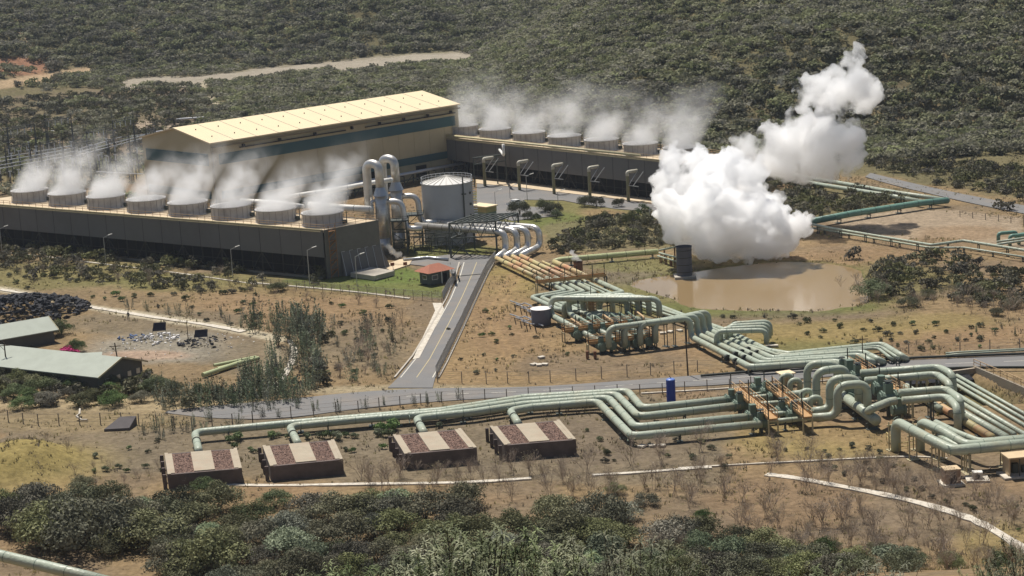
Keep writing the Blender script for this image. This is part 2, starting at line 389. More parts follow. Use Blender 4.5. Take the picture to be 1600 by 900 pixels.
# pond surroundings
patch(1160, 455, 230, 42, olive, .8); patch(1150, 485, 230, 13, green * .9, .7); patch(1030, 440, 60, 22, olive, .7); patch(975, 425, 60, 18, gsoil, .8)
poly([(1040, 200), (1700, 200), (1700, 312), (1380, 272), (1100, 268)], floor_, .9); patch(1330, 410, 120, 26, orange * .9, .7); patch(1400, 440, 90, 30, olive * .9, .7); patch(1260, 505, 230, 16, mauve, .6); patch(1330, 525, 160, 22, orange, .6)
patch(1480, 530, 160, 30, orange * .95, .6); patch(1250, 540, 120, 12, olive, .75); patch(1000, 415, 90, 12, olive, .8)
patch(1270, 520, 170, 20, yell * .95, .7); patch(1440, 505, 120, 14, yell * .9, .6); patch(1290, 545, 80, 10, olive, .6); patch(1560, 520, 80, 12, orange, .6)
# gravel yard right
poly([(1285, 345), (1420, 325), (1600, 340), (1600, 392), (1480, 372), (1400, 375)], np.array([.31, .235, .175]), .95, 3); patch(1500, 365, 80, 12, orange, .6)
poly([(1230, 290), (1430, 300), (1300, 345), (1230, 345)], floor_, .9)
poly([(1350, 255), (1700, 280), (1700, 330), (1375, 272)], floor_, .8)
# park in front of the right-hand cooling towers
poly([(745, 300), (1030, 322), (1030, 350), (860, 372), (820, 352), (745, 352)], olive, .9, 3); patch(880, 345, 70, 14, green, .8); patch(940, 332, 40, 8, orange, .7)
poly([(850, 350), (1060, 335), (1060, 388), (900, 395), (850, 380)], floor_ * 1.2, .8, 4); patch(700, 395, 80, 14, green, .8)
# road verge and silencer field
poly([(0, 640), (620, 632), (1140, 606), (1140, 760), (0, 740)], gsoil, .75, 8); patch(180, 630, 220, 12, np.array([.36, .28, .18]), .7); patch(120, 660, 160, 16, np.array([.30, .22, .12]), .5)
patch(650, 610, 190, 7, np.array([.36, .29, .2]), .8)
patch(930, 690, 130, 40, mauve, .7); patch(1080, 615, 60, 10, orange, .6); patch(1290, 690, 120, 26, yell, .65); patch(1380, 670, 120, 30, orange, .5)
patch(1530, 770, 90, 26, orange, .8); patch(1490, 730, 200, 20, mauve, .6)
patch(1330, 800, 330, 50, mauve, .7); patch(1230, 790, 120, 40, orange * .9, .6); patch(1560, 850, 60, 30, yell, .5)
patch(700, 780, 160, 14, orange, .4); patch(450, 770, 60, 14, orange, .8)
m_ = np.exp(-(((XX - MOUND.x) / 13) ** 2 + ((YY - MOUND.y) / 13) ** 2) ** 2) ; blend(np.clip(m_ * 1.1, 0, 1), yell * 1.0)
# left part of the valley behind
poly([(0, 150), (330, 130), (330, 200), (230, 250), (0, 250)], np.array([.175, .13, .098]), .85, 12); patch(130, 175, 130, 18, floor_, .5, .6); patch(60, 215, 90, 14, np.array([.22, .17, .12]), .7)
strip([(-10, 134), (60, 122), (135, 111)], 7, sand * np.array([.95, .8, .7]), .95); strip([(150, 205), (240, 195), (300, 200)], 7, np.array([.36, .28, .22]), .8)
strip([(200, 131), (240, 128), (300, 128), (350, 123), (430, 112), (500, 106), (560, 101), (650, 95), (730, 90)], 9, np.array([.33, .28, .235]), .95, 8); strip([(318, 133), (322, 150), (340, 163)], 5, sand * .85, .9)
strip([(20, 35), (40, 60), (48, 75), (35, 92), (60, 108)], 3, np.array([.36, .26, .2]), .9); patch(30, 105, 55, 14, redcut, .9); patch(25, 35, 30, 3, sand * .8, .8)
poly([(560, 103), (640, 85), (720, 84), (750, 92), (700, 97), (600, 108)], np.array([.34, .29, .245]), .9, 4)
# mud of the pond rim and cutting
rim = sstep(.02, .4, acc) * (1 - sstep(.5, .9, acc)); blend(rim * .8, green * .8); blend(sstep(.6, 1, acc), np.array([.25, .17, .1])); blend(ac2 * .7, olive * .8)
lum = C.mean(-1, keepdims=True); C = (lum + (C - lum) * 1.0) * np.array([.98, 1.01, .95])
C *= (0.74 + .34 * n3)[..., None]
gm = bpy.data.materials.new('ground'); gm.use_nodes = True; N = gm.node_tree.nodes; L = gm.node_tree.links; b = N['Principled BSDF']; b.inputs['Roughness'].default_value = 1; b.inputs['Specular IOR Level'].default_value = .05
at_ = N.new('ShaderNodeAttribute'); at_.attribute_name = 'cover'; g_ = N.new('ShaderNodeNewGeometry')
na = N.new('ShaderNodeTexNoise'); na.inputs['Scale'].default_value = .9; na.inputs['Detail'].default_value = 8; na.inputs['Roughness'].default_value = .7; L.new(g_.outputs['Position'], na.inputs['Vector'])
ra = N.new('ShaderNodeMapRange'); ra.inputs[1].default_value = .3; ra.inputs[2].default_value = .7; ra.inputs[3].default_value = .62; ra.inputs[4].default_value = 1.35; L.new(na.outputs['Fac'], ra.inputs[0])
mu = N.new('ShaderNodeVectorMath'); mu.operation = 'SCALE'; L.new(at_.outputs['Color'], mu.inputs[0]); L.new(ra.outputs[0], mu.inputs['Scale'])
nb = N.new('ShaderNodeTexVoronoi'); nb.inputs['Scale'].default_value = .55; L.new(g_.outputs['Position'], nb.inputs['Vector'])
rb = N.new('ShaderNodeMapRange'); rb.inputs[1].default_value = .05; rb.inputs[2].default_value = .25; rb.inputs[3].default_value = .45; rb.inputs[4].default_value = 0; L.new(nb.outputs['Distance'], rb.inputs[0])
mb_ = N.new('ShaderNodeMix'); mb_.data_type = 'RGBA'; L.new(rb.outputs[0], mb_.inputs[0]); L.new(mu.outputs[0], mb_.inputs[6]); mb_.inputs[7].default_value = (.10, .095, .04, 1)
L.new(mb_.outputs[2], b.inputs['Base Color'])
bp = N.new('ShaderNodeBump'); bp.inputs['Strength'].default_value = .6; bp.inputs['Distance'].default_value = .5; L.new(na.outputs['Fac'], bp.inputs['Height']); L.new(bp.outputs[0], b.inputs['Normal'])
ny, nx = XX.shape; idx = np.arange(ny * nx).reshape(ny, nx)
Q = np.stack([idx[:-1, :-1], idx[:-1, 1:], idx[1:, 1:], idx[1:, :-1]], -1).reshape(-1, 4)
gme = npmesh('ground', np.stack([XX, YY, ZZ], -1).reshape(-1, 3), Q, gm, {'cover': np.concatenate([C.reshape(-1, 3), np.ones((ny * nx, 1))], 1)}, smooth=True)
go = bpy.data.objects.new('ground', gme); COL.objects.link(go); go['kind'] = 'structure'

def sheet(name, pts, z0, z1, m, kind='structure'):
    b = MB().prism([(p[0], p[1]) for p in pts], z0, z1); o = mk(name, b, m); o['kind'] = kind; return o
def ribbon(name, left, right, m, z=.03, kind='structure', depth=.5):
    b = MB(); n = len(left)
    vs = [(p.x, p.y, z) for p in left] + [(p.x, p.y, z) for p in right] + [(p.x, p.y, z - depth) for p in left] + [(p.x, p.y, z - depth) for p in right]
    fs = []
    for i in range(n - 1): fs += [(i, i + 1, n + i + 1, n + i), (i, 2 * n + i, 2 * n + i + 1, i + 1), (n + i, n + i + 1, 3 * n + i + 1, 3 * n + i)]
    fs += [(0, n, 3 * n, 2 * n), (n - 1, 3 * n - 1, 4 * n - 1, 2 * n - 1)]
    o = mk(name, b.add(vs, fs), m); 
    if kind: o['kind'] = kind
    return o
def dens(pts, step=4.0):
    out = [Vector(pts[0])]
    for a, b in zip(pts, pts[1:]):
        a = Vector(a); b = Vector(b); n = max(1, int((b - a).length / step))
        for k in range(1, n + 1): out.append(a.lerp(b, k / n))
    return out
def offset(pts, d):
    out = []
    for i, p in enumerate(pts):
        t = (pts[min(i + 1, len(pts) - 1)] - pts[max(i - 1, 0)]); t.z = 0; t.normalize(); out.append(Vector((p.x - t.y * d, p.y + t.x * d, p.z)))
    return out
def chaik(pts, k=2):
    for _ in range(k):
        o = [pts[0]]
        for a, b in zip(pts, pts[1:]): o += [a.lerp(b, .25), a.lerp(b, .75)]
        pts = o + [pts[-1]]
    return pts
# ------------------------------------------------------------ roads
up_e = chaik([U(*p) for p in ((262, 642), (330, 634), (450, 624), (560, 612), (680, 606), (820, 606), (1020, 592), (1120, 584), (1327, 567), (1450, 561), (1640, 553))])
lo_e = chaik([U(*p) for p in ((258, 645), (330, 654), (440, 655), (560, 638), (680, 627), (820, 619), (1020, 606), (1120, 602), (1310, 587), (1450, 578), (1640, 572))])
ribbon('main_road', up_e, lo_e, M_asph, .03)
le = [U(*p) for p in ((606, 606), (622, 590), (650, 556), (680, 506), (702, 466), (716, 432), (722, 410))]
re = [U(*p) for p in ((676, 606), (680, 590), (693, 566), (720, 510), (742, 462), (758, 428), (768, 410))]
ribbon('access_road', le, re, M_asph, .036)
def paint(name, pts, wd, m, z, dash=None):
    b = MB()
    pts = dens(pts, 3.0); n = 0
    for i in range(len(pts) - 1):
        if dash and i % 2: continue
        a, c = pts[i], pts[i + 1]; t = (c - a); t.z = 0; t.normalize(); x = Vector((-t.y, t.x, 0)) * wd / 2
        b.add([a - x + Vector((0, 0, z)), c - x + Vector((0, 0, z)), c + x + Vector((0, 0, z)), a + x + Vector((0, 0, z))], [(0, 1, 2, 3)])
    o = mk(name, b, m); o['kind'] = 'structure'
cen = [a.lerp(c, .5) for a, c in zip(le, re)]; eL = [a.lerp(c, .07) for a, c in zip(le, re)]; eR = [a.lerp(c, .93) for a, c in zip(le, re)]
paint('road_marking', cen[1:], .14, M_liney, .042); paint('road_marking', eL[1:], .16, M_line, .042); paint('road_marking', eR[1:], .16, M_line, .042)
paint('road_marking', [U(716, 432), U(758, 428)], .3, M_line, .046)
mc = [a.lerp(c, .5) for a, c in zip(up_e, lo_e)]; paint('road_marking', mc[14:], .12, M_line, .036, dash=True)
# kerbs beside the access road
for k_, ed in enumerate((le, re)):
    e2 = offset(ed, .45 if k_ == 0 else -.45)[1:]; e3 = offset(ed, .75 if k_ == 0 else -.75)[1:]
    ribbon('kerb', e2, e3, M_conc, .14, depth=.6)
ribbon('drain_channel', [U(*p) for p in ((655, 560), (676, 520), (694, 484), (690, 474))], [U(*p) for p in ((645, 562), (664, 520), (680, 486), (676, 474))], M_concw, .10)
# plant yards
sheet('plant_yard', [U(*p) for p in ((584, 415), (640, 406), (700, 398), (775, 399), (772, 411), (722, 411), (708, 432), (700, 420), (640, 413), (600, 424))], -.5, .040, M_asph)
sheet('yard_road', [U(*p) for p in ((745, 284), (800, 291), (900, 303), (1040, 322), (1040, 332), (960, 326), (905, 318), (880, 313), (820, 312), (800, 322), (860, 324), (880, 336), (800, 345), (745, 330))], -.5, .03, M_asph)
sheet('pavement', [U(*p) for p in ((744, 281), (1040, 313), (1040, 320), (900, 304), (800, 292), (744, 287))], -.5, .15, M_ctd)
sheet('pavement', [U(*p) for p in ((592, 418), (625, 406), (645, 405), (640, 414), (610, 424))], -.5, .15, M_ctd)
fr = chaik([U(*p, .05) for p in ((1360, 270), (1400, 280), (1470, 296), (1540, 310), (1650, 330))]); fr2 = chaik([U(*p, .05) for p in ((1352, 276), (1392, 288), (1460, 304), (1535, 321), (1650, 343))])
o = ribbon('far_road', fr, fr2, M_asph, .05, depth=.5)
# stone paths and drains
def path(name, pts, wd, m, z=.05):
    p = chaik([U(*q) for q in pts]); p = dens(p, 1.6); w_ = [wd * (.8 + .45 * random.random()) for _ in p]
    a = offset(p, .5); c = offset(p, -.5)
    a = [q + (s - q) * ww for q, s, ww in zip(p, a, w_)]; c = [q + (s - q) * ww for q, s, ww in zip(p, c, w_)]
    return ribbon(name, a, c, m, z)
path('stone_path', ((1197, 741), (1240, 746), (1300, 757), (1400, 776), (1480, 797), (1530, 815), (1570, 838), (1620, 872)), 1.45, M_concw)
path('stone_path', ((925, 742), (1000, 738), (1060, 733), (1112, 730)), .8, M_concw)
path('stone_path', ((330, 756), (420, 759), (560, 756), (680, 755), (760, 752), (830, 747)), .9, M_concw)
path('stone_path', ((0, 394), (60, 399), (150, 411), (270, 425), (400, 444)), .5, M_concw); path('stone_path', ((390, 441), (460, 447), (560, 456), (640, 466)), .8, M_concw)
path('stone_drain', ((0, 452), (60, 462), (130, 478), (200, 489), (250, 497), (330, 508), (380, 518)), 1.3, M_concw)
path('stone_drain', ((452, 530), (462, 548), (452, 575), (430, 605)), 1.1, M_concw)
path('stone_drain', ((1060, 731), (1180, 724), (1300, 718), (1420, 712), (1480, 716)), .35, M_concw)
path('kerb', ((1002, 615), (1142, 607), (1220, 600), (1330, 592)), .35, M_concw, .12); path('kerb', ((1540, 545), (1480, 300)), .01, M_concw) if False else None
# ------------------------------------------------------------ pond
wm = bpy.data.materials.new('muddy_water'); wm.use_nodes = True; N = wm.node_tree.nodes; L = wm.node_tree.links; b = N['Principled BSDF']
b.inputs['Base Color'].default_value = (.25, .175, .09, 1); b.inputs['Roughness'].default_value = .09; b.inputs['IOR'].default_value = 1.33
g_ = N.new('ShaderNodeNewGeometry'); n_ = N.new('ShaderNodeTexNoise'); n_.inputs['Scale'].default_value = 1.6; n_.inputs['Detail'].default_value = 4; L.new(g_.outputs['Position'], n_.inputs['Vector'])
bp = N.new('ShaderNodeBump'); bp.inputs['Strength'].default_value = .12; bp.inputs['Distance'].default_value = .1; L.new(n_.outputs['Fac'], bp.inputs['Height']); L.new(bp.outputs[0], b.inputs['Normal'])
pc = sum(((p) for p in POND), Vector()) / len(POND)
o = mk('pond_water', MB().add([tuple((pc + (p - pc) * 1.06).xy) + (-.45,) for p in POND], [tuple(range(len(POND)))]), wm); o['kind'] = 'structure'
# ============================================================ cooling towers
def V3(p, z): return Vector((p[0], p[1], z))
HD = 10.5
RING = None
def fan_ring(loc, label, group, proto=[None]):
    if proto[0] is None:
        t = thing('fan_cylinder', label, 'fan', loc, group)
        n = 40; prof = [(4.75, 0), (4.5, .35), (4.38, 1.2), (4.38, 1.9), (4.55, 2.6), (4.7, 2.8)]; ip = [(4.5, 2.8), (4.3, 2.5), (4.15, 1.2), (4.2, .35)]
        pr = prof + ip; vs = []; fs = []
        for r, z in pr:
            for k in range(n): a = 2 * math.pi * k / n; vs.append((r * math.cos(a), r * math.sin(a), z))
        for j in range(len(pr) - 1):
            for k in range(n): fs.append((j * n + k, j * n + (k + 1) % n, (j + 1) * n + (k + 1) % n, (j + 1) * n + k))
        mk('cylinder_wall', MB().add(vs, fs), M_ring, t, True, True)
        b = MB()
        for k in range(20):
            a = 2 * math.pi * (k + .3) / 20; c, s = math.cos(a), math.sin(a)
            b.beam((4.62 * c, 4.62 * s, .1), (4.58 * c, 4.58 * s, 2.7), .07, .07)
        mk('stiffener', b, mat('stiffener_grey', (.2, .19, .18), .8), t, True)['kind'] = 'stuff'
        b = MB().cyl((0, 0, .6), (0, 0, 1.7), .55, n=12)
        mk('hub', b, M_steel, t, True)
        for k in range(6):
            a = math.pi * k / 3; c, s = math.cos(a), math.sin(a)
            mk('blade', MB().hexa([(.4 * c + .25 * s, .4 * s - .25 * c, 1.2), (4.0 * c + .4 * s, 4.0 * s - .4 * c, 1.2), (4.0 * c - .4 * s, 4.0 * s + .4 * c, 1.4), (.4 * c - .25 * s, .4 * s + .25 * c, 1.4)],
                                  [(.4 * c + .25 * s, .4 * s - .25 * c, 1.27), (4.0 * c + .4 * s, 4.0 * s - .4 * c, 1.27), (4.0 * c - .4 * s, 4.0 * s + .4 * c, 1.47), (.4 * c - .25 * s, .4 * s + .25 * c, 1.47)]), M_steel, t, True)
        mk('motor', MB().box((4.9, -1.2, .55), (1.0, .7, .8)).cyl((5.2, 0, 0), (5.2, 0, 2.6), .1, n=6), M_steel, t, True)
        proto[0] = t; return t
    c = copy_tree(proto[0]); c.location = loc; c['label'] = label; c['group'] = group; return c
def railing(b, pts, z0, h=1.1, step=2.2, r=.05):
    p = dens(pts, step)
    for q in p: b.beam(V3(q, z0), V3(q, z0 + h), r * 1.6)
    for hh in (h, h * .55):
        for a, c in zip(pts, pts[1:]): b.beam(V3(a, z0 + hh), V3(c, z0 + hh), r * 1.5)
def cooling_tower(name, label, A, d, L, wdir, W, base_k, legs=True):
    """A: front near corner, d: unit along the front, wdir: unit across"""
    t = thing('cooling_tower', label, 'cooling tower', V3(A, 0))
    B = A + d * L; A2 = A + wdir * W; B2 = B + wdir * W; zp = HD * base_k
    up = Vector((0, 0, 1))
    # deck and walls
    mk('deck', MB().hexa([V3(A, HD - .5), V3(B, HD - .5), V3(B2, HD - .5), V3(A2, HD - .5)], [V3(A, HD), V3(B, HD), V3(B2, HD), V3(A2, HD)]), M_ctd, t)
    def wall(p, q, z0, z1, m=M_ctw, th=.25, nm='wall_panel', ex=0.12):
        dd = (q - p).normalized(); nn = Vector((-dd.y, dd.x, 0))
        c = (A + B2) * .5
        if nn.dot(c - p) > 0: nn = -nn
        p0, q0 = p + nn * ex, q + nn * ex
        return mk(nm, MB().hexa([V3(p0, z0), V3(q0, z0), V3(q0 + nn * th, z0), V3(p0 + nn * th, z0)], [V3(p0, z1), V3(q0, z1), V3(q0 + nn * th, z1), V3(p0 + nn * th, z1)]), m, t)
    wall(A - d * .0, B, zp, HD + .15); wall(A2, B2, zp, HD + .15)
    # vertical cladding joints and the pale gutter line
    b = MB(); nn = -wdir * .40; nseg = int(L / 6)
    for i in range(1, nseg): p = A + d * L * i / nseg + nn; b.beam(V3(p, zp), V3(p, HD + .1), .06)
    mk('cladding_joint', b, M_louv, t)['kind'] = 'stuff'
    mk('parapet', MB().beam(V3(A + nn, HD + .12), V3(B + nn, HD + .12), .35, .28).beam(V3(A + nn * 2, HD - .2), V3(B + nn * 2, HD - .2), .12, .12), M_sup, t)
    b = MB(); railing(b, [A + wdir * .3, B + wdir * .3], HD, 1.1, 2.4, .06); railing(b, [A2 - wdir * .3, B2 - wdir * .3], HD, 1.1, 3, .05); railing(b, [A + wdir * .3, A2 - wdir * .3], HD, 1.1, 2.4, .05)
    mk('railing', b, M_rail, t)
    # dark air inlet behind struts
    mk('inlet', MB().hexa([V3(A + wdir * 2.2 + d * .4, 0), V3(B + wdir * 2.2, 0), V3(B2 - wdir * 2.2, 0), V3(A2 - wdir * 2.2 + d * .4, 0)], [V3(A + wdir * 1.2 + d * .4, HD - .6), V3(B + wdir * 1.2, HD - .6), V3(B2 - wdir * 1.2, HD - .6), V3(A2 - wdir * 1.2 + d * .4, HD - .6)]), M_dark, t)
    b = MB(); n = int(L / 6.1)
    for i in range(n + 1):
        p = A + d * (L * i / n) + nn * .2; b.beam(V3(p, 0), V3(p, zp), .28)
        if i < n:
            q = A + d * (L * (i + 1) / n) + nn * .2; m_ = (p + q) * .5
            if i % 2: b.beam(V3(p, zp), V3(m_, .3), .2)
            else: b.beam(V3(q, zp), V3(m_, .3), .2)
            b.beam(V3(m_, 0), V3(m_, zp), .14)
    b.beam(V3(A + nn * .2, zp * .5), V3(B + nn * .2, zp * .5), .12)
    mk('strut_frame', b, mat('strut', (.05, .045, .04), .9), t)
    mk('basin_wall', MB().beam(V3(A + nn * 3, .25), V3(B + nn * 3, .25), .3, .5), mat('basin', (.2, .18, .15), .9), t)
    return t
A = U(505, 360, HD); B = U(0, 320, HD); dA = (B - A).normalized(); wA = Vector((math.cos(R_(40)), math.sin(R_(40)), 0))
LA = 118; WA = 14.5
ct1 = cooling_tower('cooling_tower', 'long dark grey cooling tower block in front of the hall, orange stair at its corner', Vector((A.x, A.y, 0)), Vector((dA.x, dA.y, 0)), LA, wA, WA, .44)
A0 = Vector((A.x, A.y, 0)); E0 = A0 + wA * WA
# near end wall with its slanting louvre bays
nE = Vector((wA.y, -wA.x, 0))
mk('end_wall', MB().hexa([V3(A0 + nE * .15, 0), V3(E0 + nE * .15, 0), V3(E0 + nE * .4, 0), V3(A0 + nE * .4, 0)], [V3(A0 + nE * .15, HD + .1), V3(E0 + nE * .15, HD + .1), V3(E0 + nE * .4, HD + .1), V3(A0 + nE * .4, HD + .1)]), mat('end_cladding', (.15, .145, .125), .8, dirt=(.11, .11, .09)), ct1)
b = MB()
for i in range(6):
    p = A0 + wA * (4.0 + i * 2.1) + nE * .45
    b.beam(V3(p, 5.2), V3(p + nE * 1.4, 0), .09)
    b.beam(V3(p, 5.2), V3(p + wA * .9, 5.2), .09)
mk('louvre_frame', b, M_galv, ct1)['kind'] = 'stuff'
mk('louvre_bay', MB().hexa([V3(A0 + wA * 3.8 + nE * .42, 0), V3(E0 + wA * 1.6 + nE * .42, 0), V3(E0 + wA * 1.6 + nE * 1.5, 0), V3(A0 + wA * 3.8 + nE * 1.5, 0)], [V3(A0 + wA * 3.8 + nE * .42, 5.1), V3(E0 + nE * .42, 5.1), V3(E0 + nE * .5, 5.1), V3(A0 + wA * 3.8 + nE * .5, 5.1)]), M_ctw, ct1)
ld = MB(); p = A0 + wA * 1.6 + nE * .9
for s_ in (-.9, .9):
    ld.beam(V3(p + wA * s_, 0), V3(p + wA * s_, HD + 1), .14)
for k in range(5):
    z = .6 + k * 2.1; ld.beam(V3(p - wA * .9, z), V3(p + wA * .9, z + 1.2), .35, .12); ld.beam(V3(p - wA * .9, z + 1.2), V3(p + wA * .9, z + 1.2), .5, .08); ld.beam(V3(p - wA * .9, z + 1), V3(p + wA * .9, z + 2.1), .07)
mk('stairway', ld, mat('stair_orange', (.30, .15, .06), .7, 0, .25, 2), ct1)
ORD = ['eighth from the right', 'seventh from the right', 'sixth from the right', 'fifth from the right', 'fourth from the right', 'third from the right', 'second from the right', 'nearest to the silver vessels']
r8 = U(505, 350.5, HD); r1 = U(48, 313.5, HD); RL = []
for i in range(8):
    p = r1.lerp(r8, i / 7); RL.append(p)
    fan_ring(p, 'steaming grey round fan cylinder on the front cooling tower, ' + ORD[i], 'fan cylinders on the front cooling tower')
p = r1 + (r1 - r8) / 7; RL.append(p)
# --- the second tower behind
A = U(719, 217.5, HD); B = U(1042, 251.5, HD); d2 = (B - A); d2.z = 0; d2.normalize(); w2 = Vector((-d2.y, d2.x, 0)); A2_ = Vector((A.x, A.y, 0)) - d2 * 14
ct2 = cooling_tower('cooling_tower', 'second grey cooling tower block, behind the round tank and half behind the hall', A2_ + d2 * 104, -d2, 104, w2, 15, .40)
mk('deck_pipe', MB().tube([V3(A2_ - w2 * .2, HD + .75), V3(A2_ + d2 * 90 - w2 * .2, HD + .75)], .32, 10), mat('pipe_cream', (.58, .52, .32), .5), ct2, smooth=True)
ORD2 = ['half hidden by the hall corner', 'second from the hall', 'third from the hall', 'fourth from the hall', 'fifth from the hall', 'sixth from the hall', 'last before the big white cloud']
q6 = U(1001, 240, HD); q1 = U(774, 216, HD)
for i in range(7):
    p = q1.lerp(q6, (i - 1 + .0) / 4) if i else q1 + (q1 - q6) / 4
    RL.append(p); fan_ring(p, 'steaming grey fan cylinder on the rear cooling tower, ' + ORD2[i], 'fan cylinders on the rear cooling tower')
RL = RL[:8] + RL[9:]
for i, (bx, by) in enumerate(((758, 291), (812, 297), (866, 303), (922, 307.5), (982, 315))):
    g = U(bx, by); t = thing('riser_pipe', ['short olive riser pipe nearest the hall, under the steel rack', 'olive riser pipe bending into the rear tower wall, first of four', 'olive riser pipe bending into the rear tower wall, second of four', 'olive riser pipe bending into the rear tower wall, third of four', 'olive riser pipe bending into the rear tower wall, nearest the white cloud'][i], 'pipe', V3(g, 0), 'riser pipes of the rear cooling tower')
    mk('pipe', MB().tube(fillet([V3(g, 0), V3(g, 7.6), V3(g + d2 * .3 + w2 * 3.2, 7.6)], .9), .42, 12), mat('riser_olive', (.22, .21, .12), .5), t, smooth=True)
    mk('bend_cover', MB().tube(fillet([V3(g, 6.6), V3(g, 7.62), V3(g + d2 * .3 + w2 * 3.0, 7.62)], .9), .45, 12), mat('bend_tan', (.5, .47, .38), .6), t, smooth=True)
    mk('brace', MB().beam(V3(g + d2 * 2, 4.2), V3(g + w2 * 2.8 + d2 * 3, 7.6), .16).beam(V3(g + d2 * .3, 4.2), V3(g + w2 * 2.8 + d2 * .8, 7.6), .16).beam(V3(g, 4.2), V3(g + d2 * 4, 4.2), .18), M_galv, t)
# ============================================================ turbine hall
HE = 19.6
a = U(328, 224, HE); b_ = U(715, 163, HE); c_ = U(229, 213, HE)
ex = (b_ - a).normalized(); LX = (b_ - a).length; wy = Vector((-ex.y, ex.x, 0)); WX = 31
a = V3(a, 0); mid = a + wy * WX / 2
best = min(np.arange(HE, HE + 9, .05), key=lambda z: abs(Pj(mid.x, mid.y, z)[1] - 200.5)); HR = float(best)
a_hall = a.copy(); hall = thing('turbine_hall', 'large tan metal hall with a cream gabled roof and dark teal bands', 'hall', a)
def hp(x, y, z): v = a + ex * x + wy * y; return Vector((v.x, v.y, z))
bm_ = MB().add([hp(0, 0, -.5), hp(LX, 0, -.5), hp(LX, WX, -.5), hp(0, WX, -.5), hp(0, 0, HE - .1), hp(LX, 0, HE - .1), hp(LX, WX, HE - .1), hp(0, WX, HE - .1), hp(0, WX / 2, HR - .15), hp(LX, WX / 2, HR - .15)],
               [(0, 1, 5, 4), (2, 3, 7, 6), (1, 2, 6, 9, 5), (3, 0, 4, 8, 7), (4, 5, 9, 8), (6, 7, 8, 9), (3, 2, 1, 0)])
mk('wall', bm_, M_hall, hall)
def slope(y0, z0, y1, z1, o=.7):
    return MB().hexa([hp(-.5, y0, z0 - .1), hp(LX + .5, y0, z0 - .1), hp(LX + .5, y1, z1 - .1), hp(-.5, y1, z1 - .1)], [hp(-.5, y0, z0 + .25), hp(LX + .5, y0, z0 + .25), hp(LX + .5, y1, z1 + .25), hp(-.5, y1, z1 + .25)])
dz = (HR - HE) / (WX / 2) * .6
mk('roof', slope(-.6, HE - dz, WX / 2, HR), M_roof, hall); mk('roof', slope(WX + .6, HE - dz, WX / 2 + .003, HR), M_roof, hall)
b = MB()
for i in range(1, 12):
    x = LX * i / 12; b.beam(hp(x, -.6, HE - dz + .28), hp(x, WX / 2, HR + .28), .14, .06)
mk('roof_seam', b, mat('seam', (.37, .35, .30), .8, 0, 0), hall)['kind'] = 'stuff'
b = MB()
for i in range(12):
    for yy in (4.0, 11):
        x = LX * (i + .5) / 12; z = HE + (HR - HE) * yy / (WX / 2) + .35; b.box(hp(x, yy, z + .05), (.25, .25, .3))
mk('roof_vent', b, M_louv, hall)['kind'] = 'stuff'
b = MB(); b.beam(hp(-.2, -.8, HE - 1.0), hp(LX, -.8, HE - 1.0), .35, .4)
mk('gutter', b, mat('gutter_tan', (.22, .18, .11), .7), hall)
for x in (10, 22, 34, 47, 57, 66, 75, 84): mk('bracket', MB().box(hp(x, -.8, HE - 1.75), (.6, .7, .8), math.atan2(ex.y, ex.x)), M_louv, hall)
mk('service_pipe', MB().beam(hp(9, -.45, HE - 2.2), hp(45, -.45, HE - 2.2), .3).beam(hp(52, -.45, HE - 2.2), hp(86, -.45, HE - 2.2), .3), M_louv, hall)
def band(x0, x1, z0, z1, side=0):
    if side == 0: v = [hp(x0, -.16, z0), hp(x1, -.16, z0), hp(x1, .05, z0), hp(x0, .05, z0)], [hp(x0, -.16, z1), hp(x1, -.16, z1), hp(x1, .05, z1), hp(x0, .05, z1)]
    else: v = [hp(-.16, x0, z0), hp(-.16, x1, z0), hp(.05, x1, z0), hp(.05, x0, z0)], [hp(-.16, x0, z1), hp(-.16, x1, z1), hp(.05, x1, z1), hp(.05, x0, z1)]
    mk('teal_band', MB().hexa(*v), M_teal, hall)
band(2.4, LX - 1.5, HE - 5.9, HE - 3.1); band(1.2, WX - 1.5, HE - 6.0, HE - 2.9, 1); band(2.4, LX - 1.5, 4.7, 6.7); band(1.2, WX - 1.5, 4.9, 6.9, 1)
b = MB()
for i in range(1, 15): x = LX * i / 15; b.beam(hp(x, -.03, 0), hp(x, -.03, HE - 2.5), .05)
mk('wall_seam', b, mat('seam_wall', (.28, .22, .13), .8), hall)['kind'] = 'stuff'
mk('downpipe', MB().beam(hp(.3, -.3, 0), hp(.3, -.3, HE - 1), .3), mat('downpipe', (.34, .27, .17), .7), hall)
mk('door', MB().hexa([hp(50, -.1, 0), hp(56, -.1, 0), hp(56, .1, 0), hp(50, .1, 0)], [hp(50, -.1, 5), hp(56, -.1, 5), hp(56, .1, 5), hp(50, .1, 5)]), M_dark, hall)
mk('door', MB().hexa([hp(70, -.1, 0), hp(74, -.1, 0), hp(74, .1, 0), hp(70, .1, 0)], [hp(70, -.1, 4), hp(74, -.1, 4), hp(74, .1, 4), hp(70, .1, 4)]), M_dark, hall)
# pipe rack along the foot of the hall
t = thing('pipe_rack', 'dark steel rack carrying grey pipes along the foot of the tan hall', 'pipe rack', hp(30, -5, 0)); b = MB()
for x in np.arange(36, 92, 6): 
    for y in (-3.2, -6.2): b.beam(hp(x, y, 0), hp(x, y, 2.9), .3)
    b.beam(hp(x, -3.2, 2.8), hp(x, -6.2, 2.8), .25); b.beam(hp(x, -3.2, 1.4), hp(x, -6.2, 1.4), .2); b.beam(hp(x, -6.2, .2), hp(x + 3, -6.2, 2.8), .14)
mk('frame', b, M_steel, t)
for k in range(3): mk('pipe', MB().tube([hp(34, -3.6 - k * .9, 3.2), hp(97, -3.6 - k * .9, 3.2)], .3, 10), M_galv, t, smooth=True)
mk('cable_tray', MB().beam(hp(34, -6.0, 1.7), hp(92, -6.0, 1.7), .8, .2), M_steel, t)
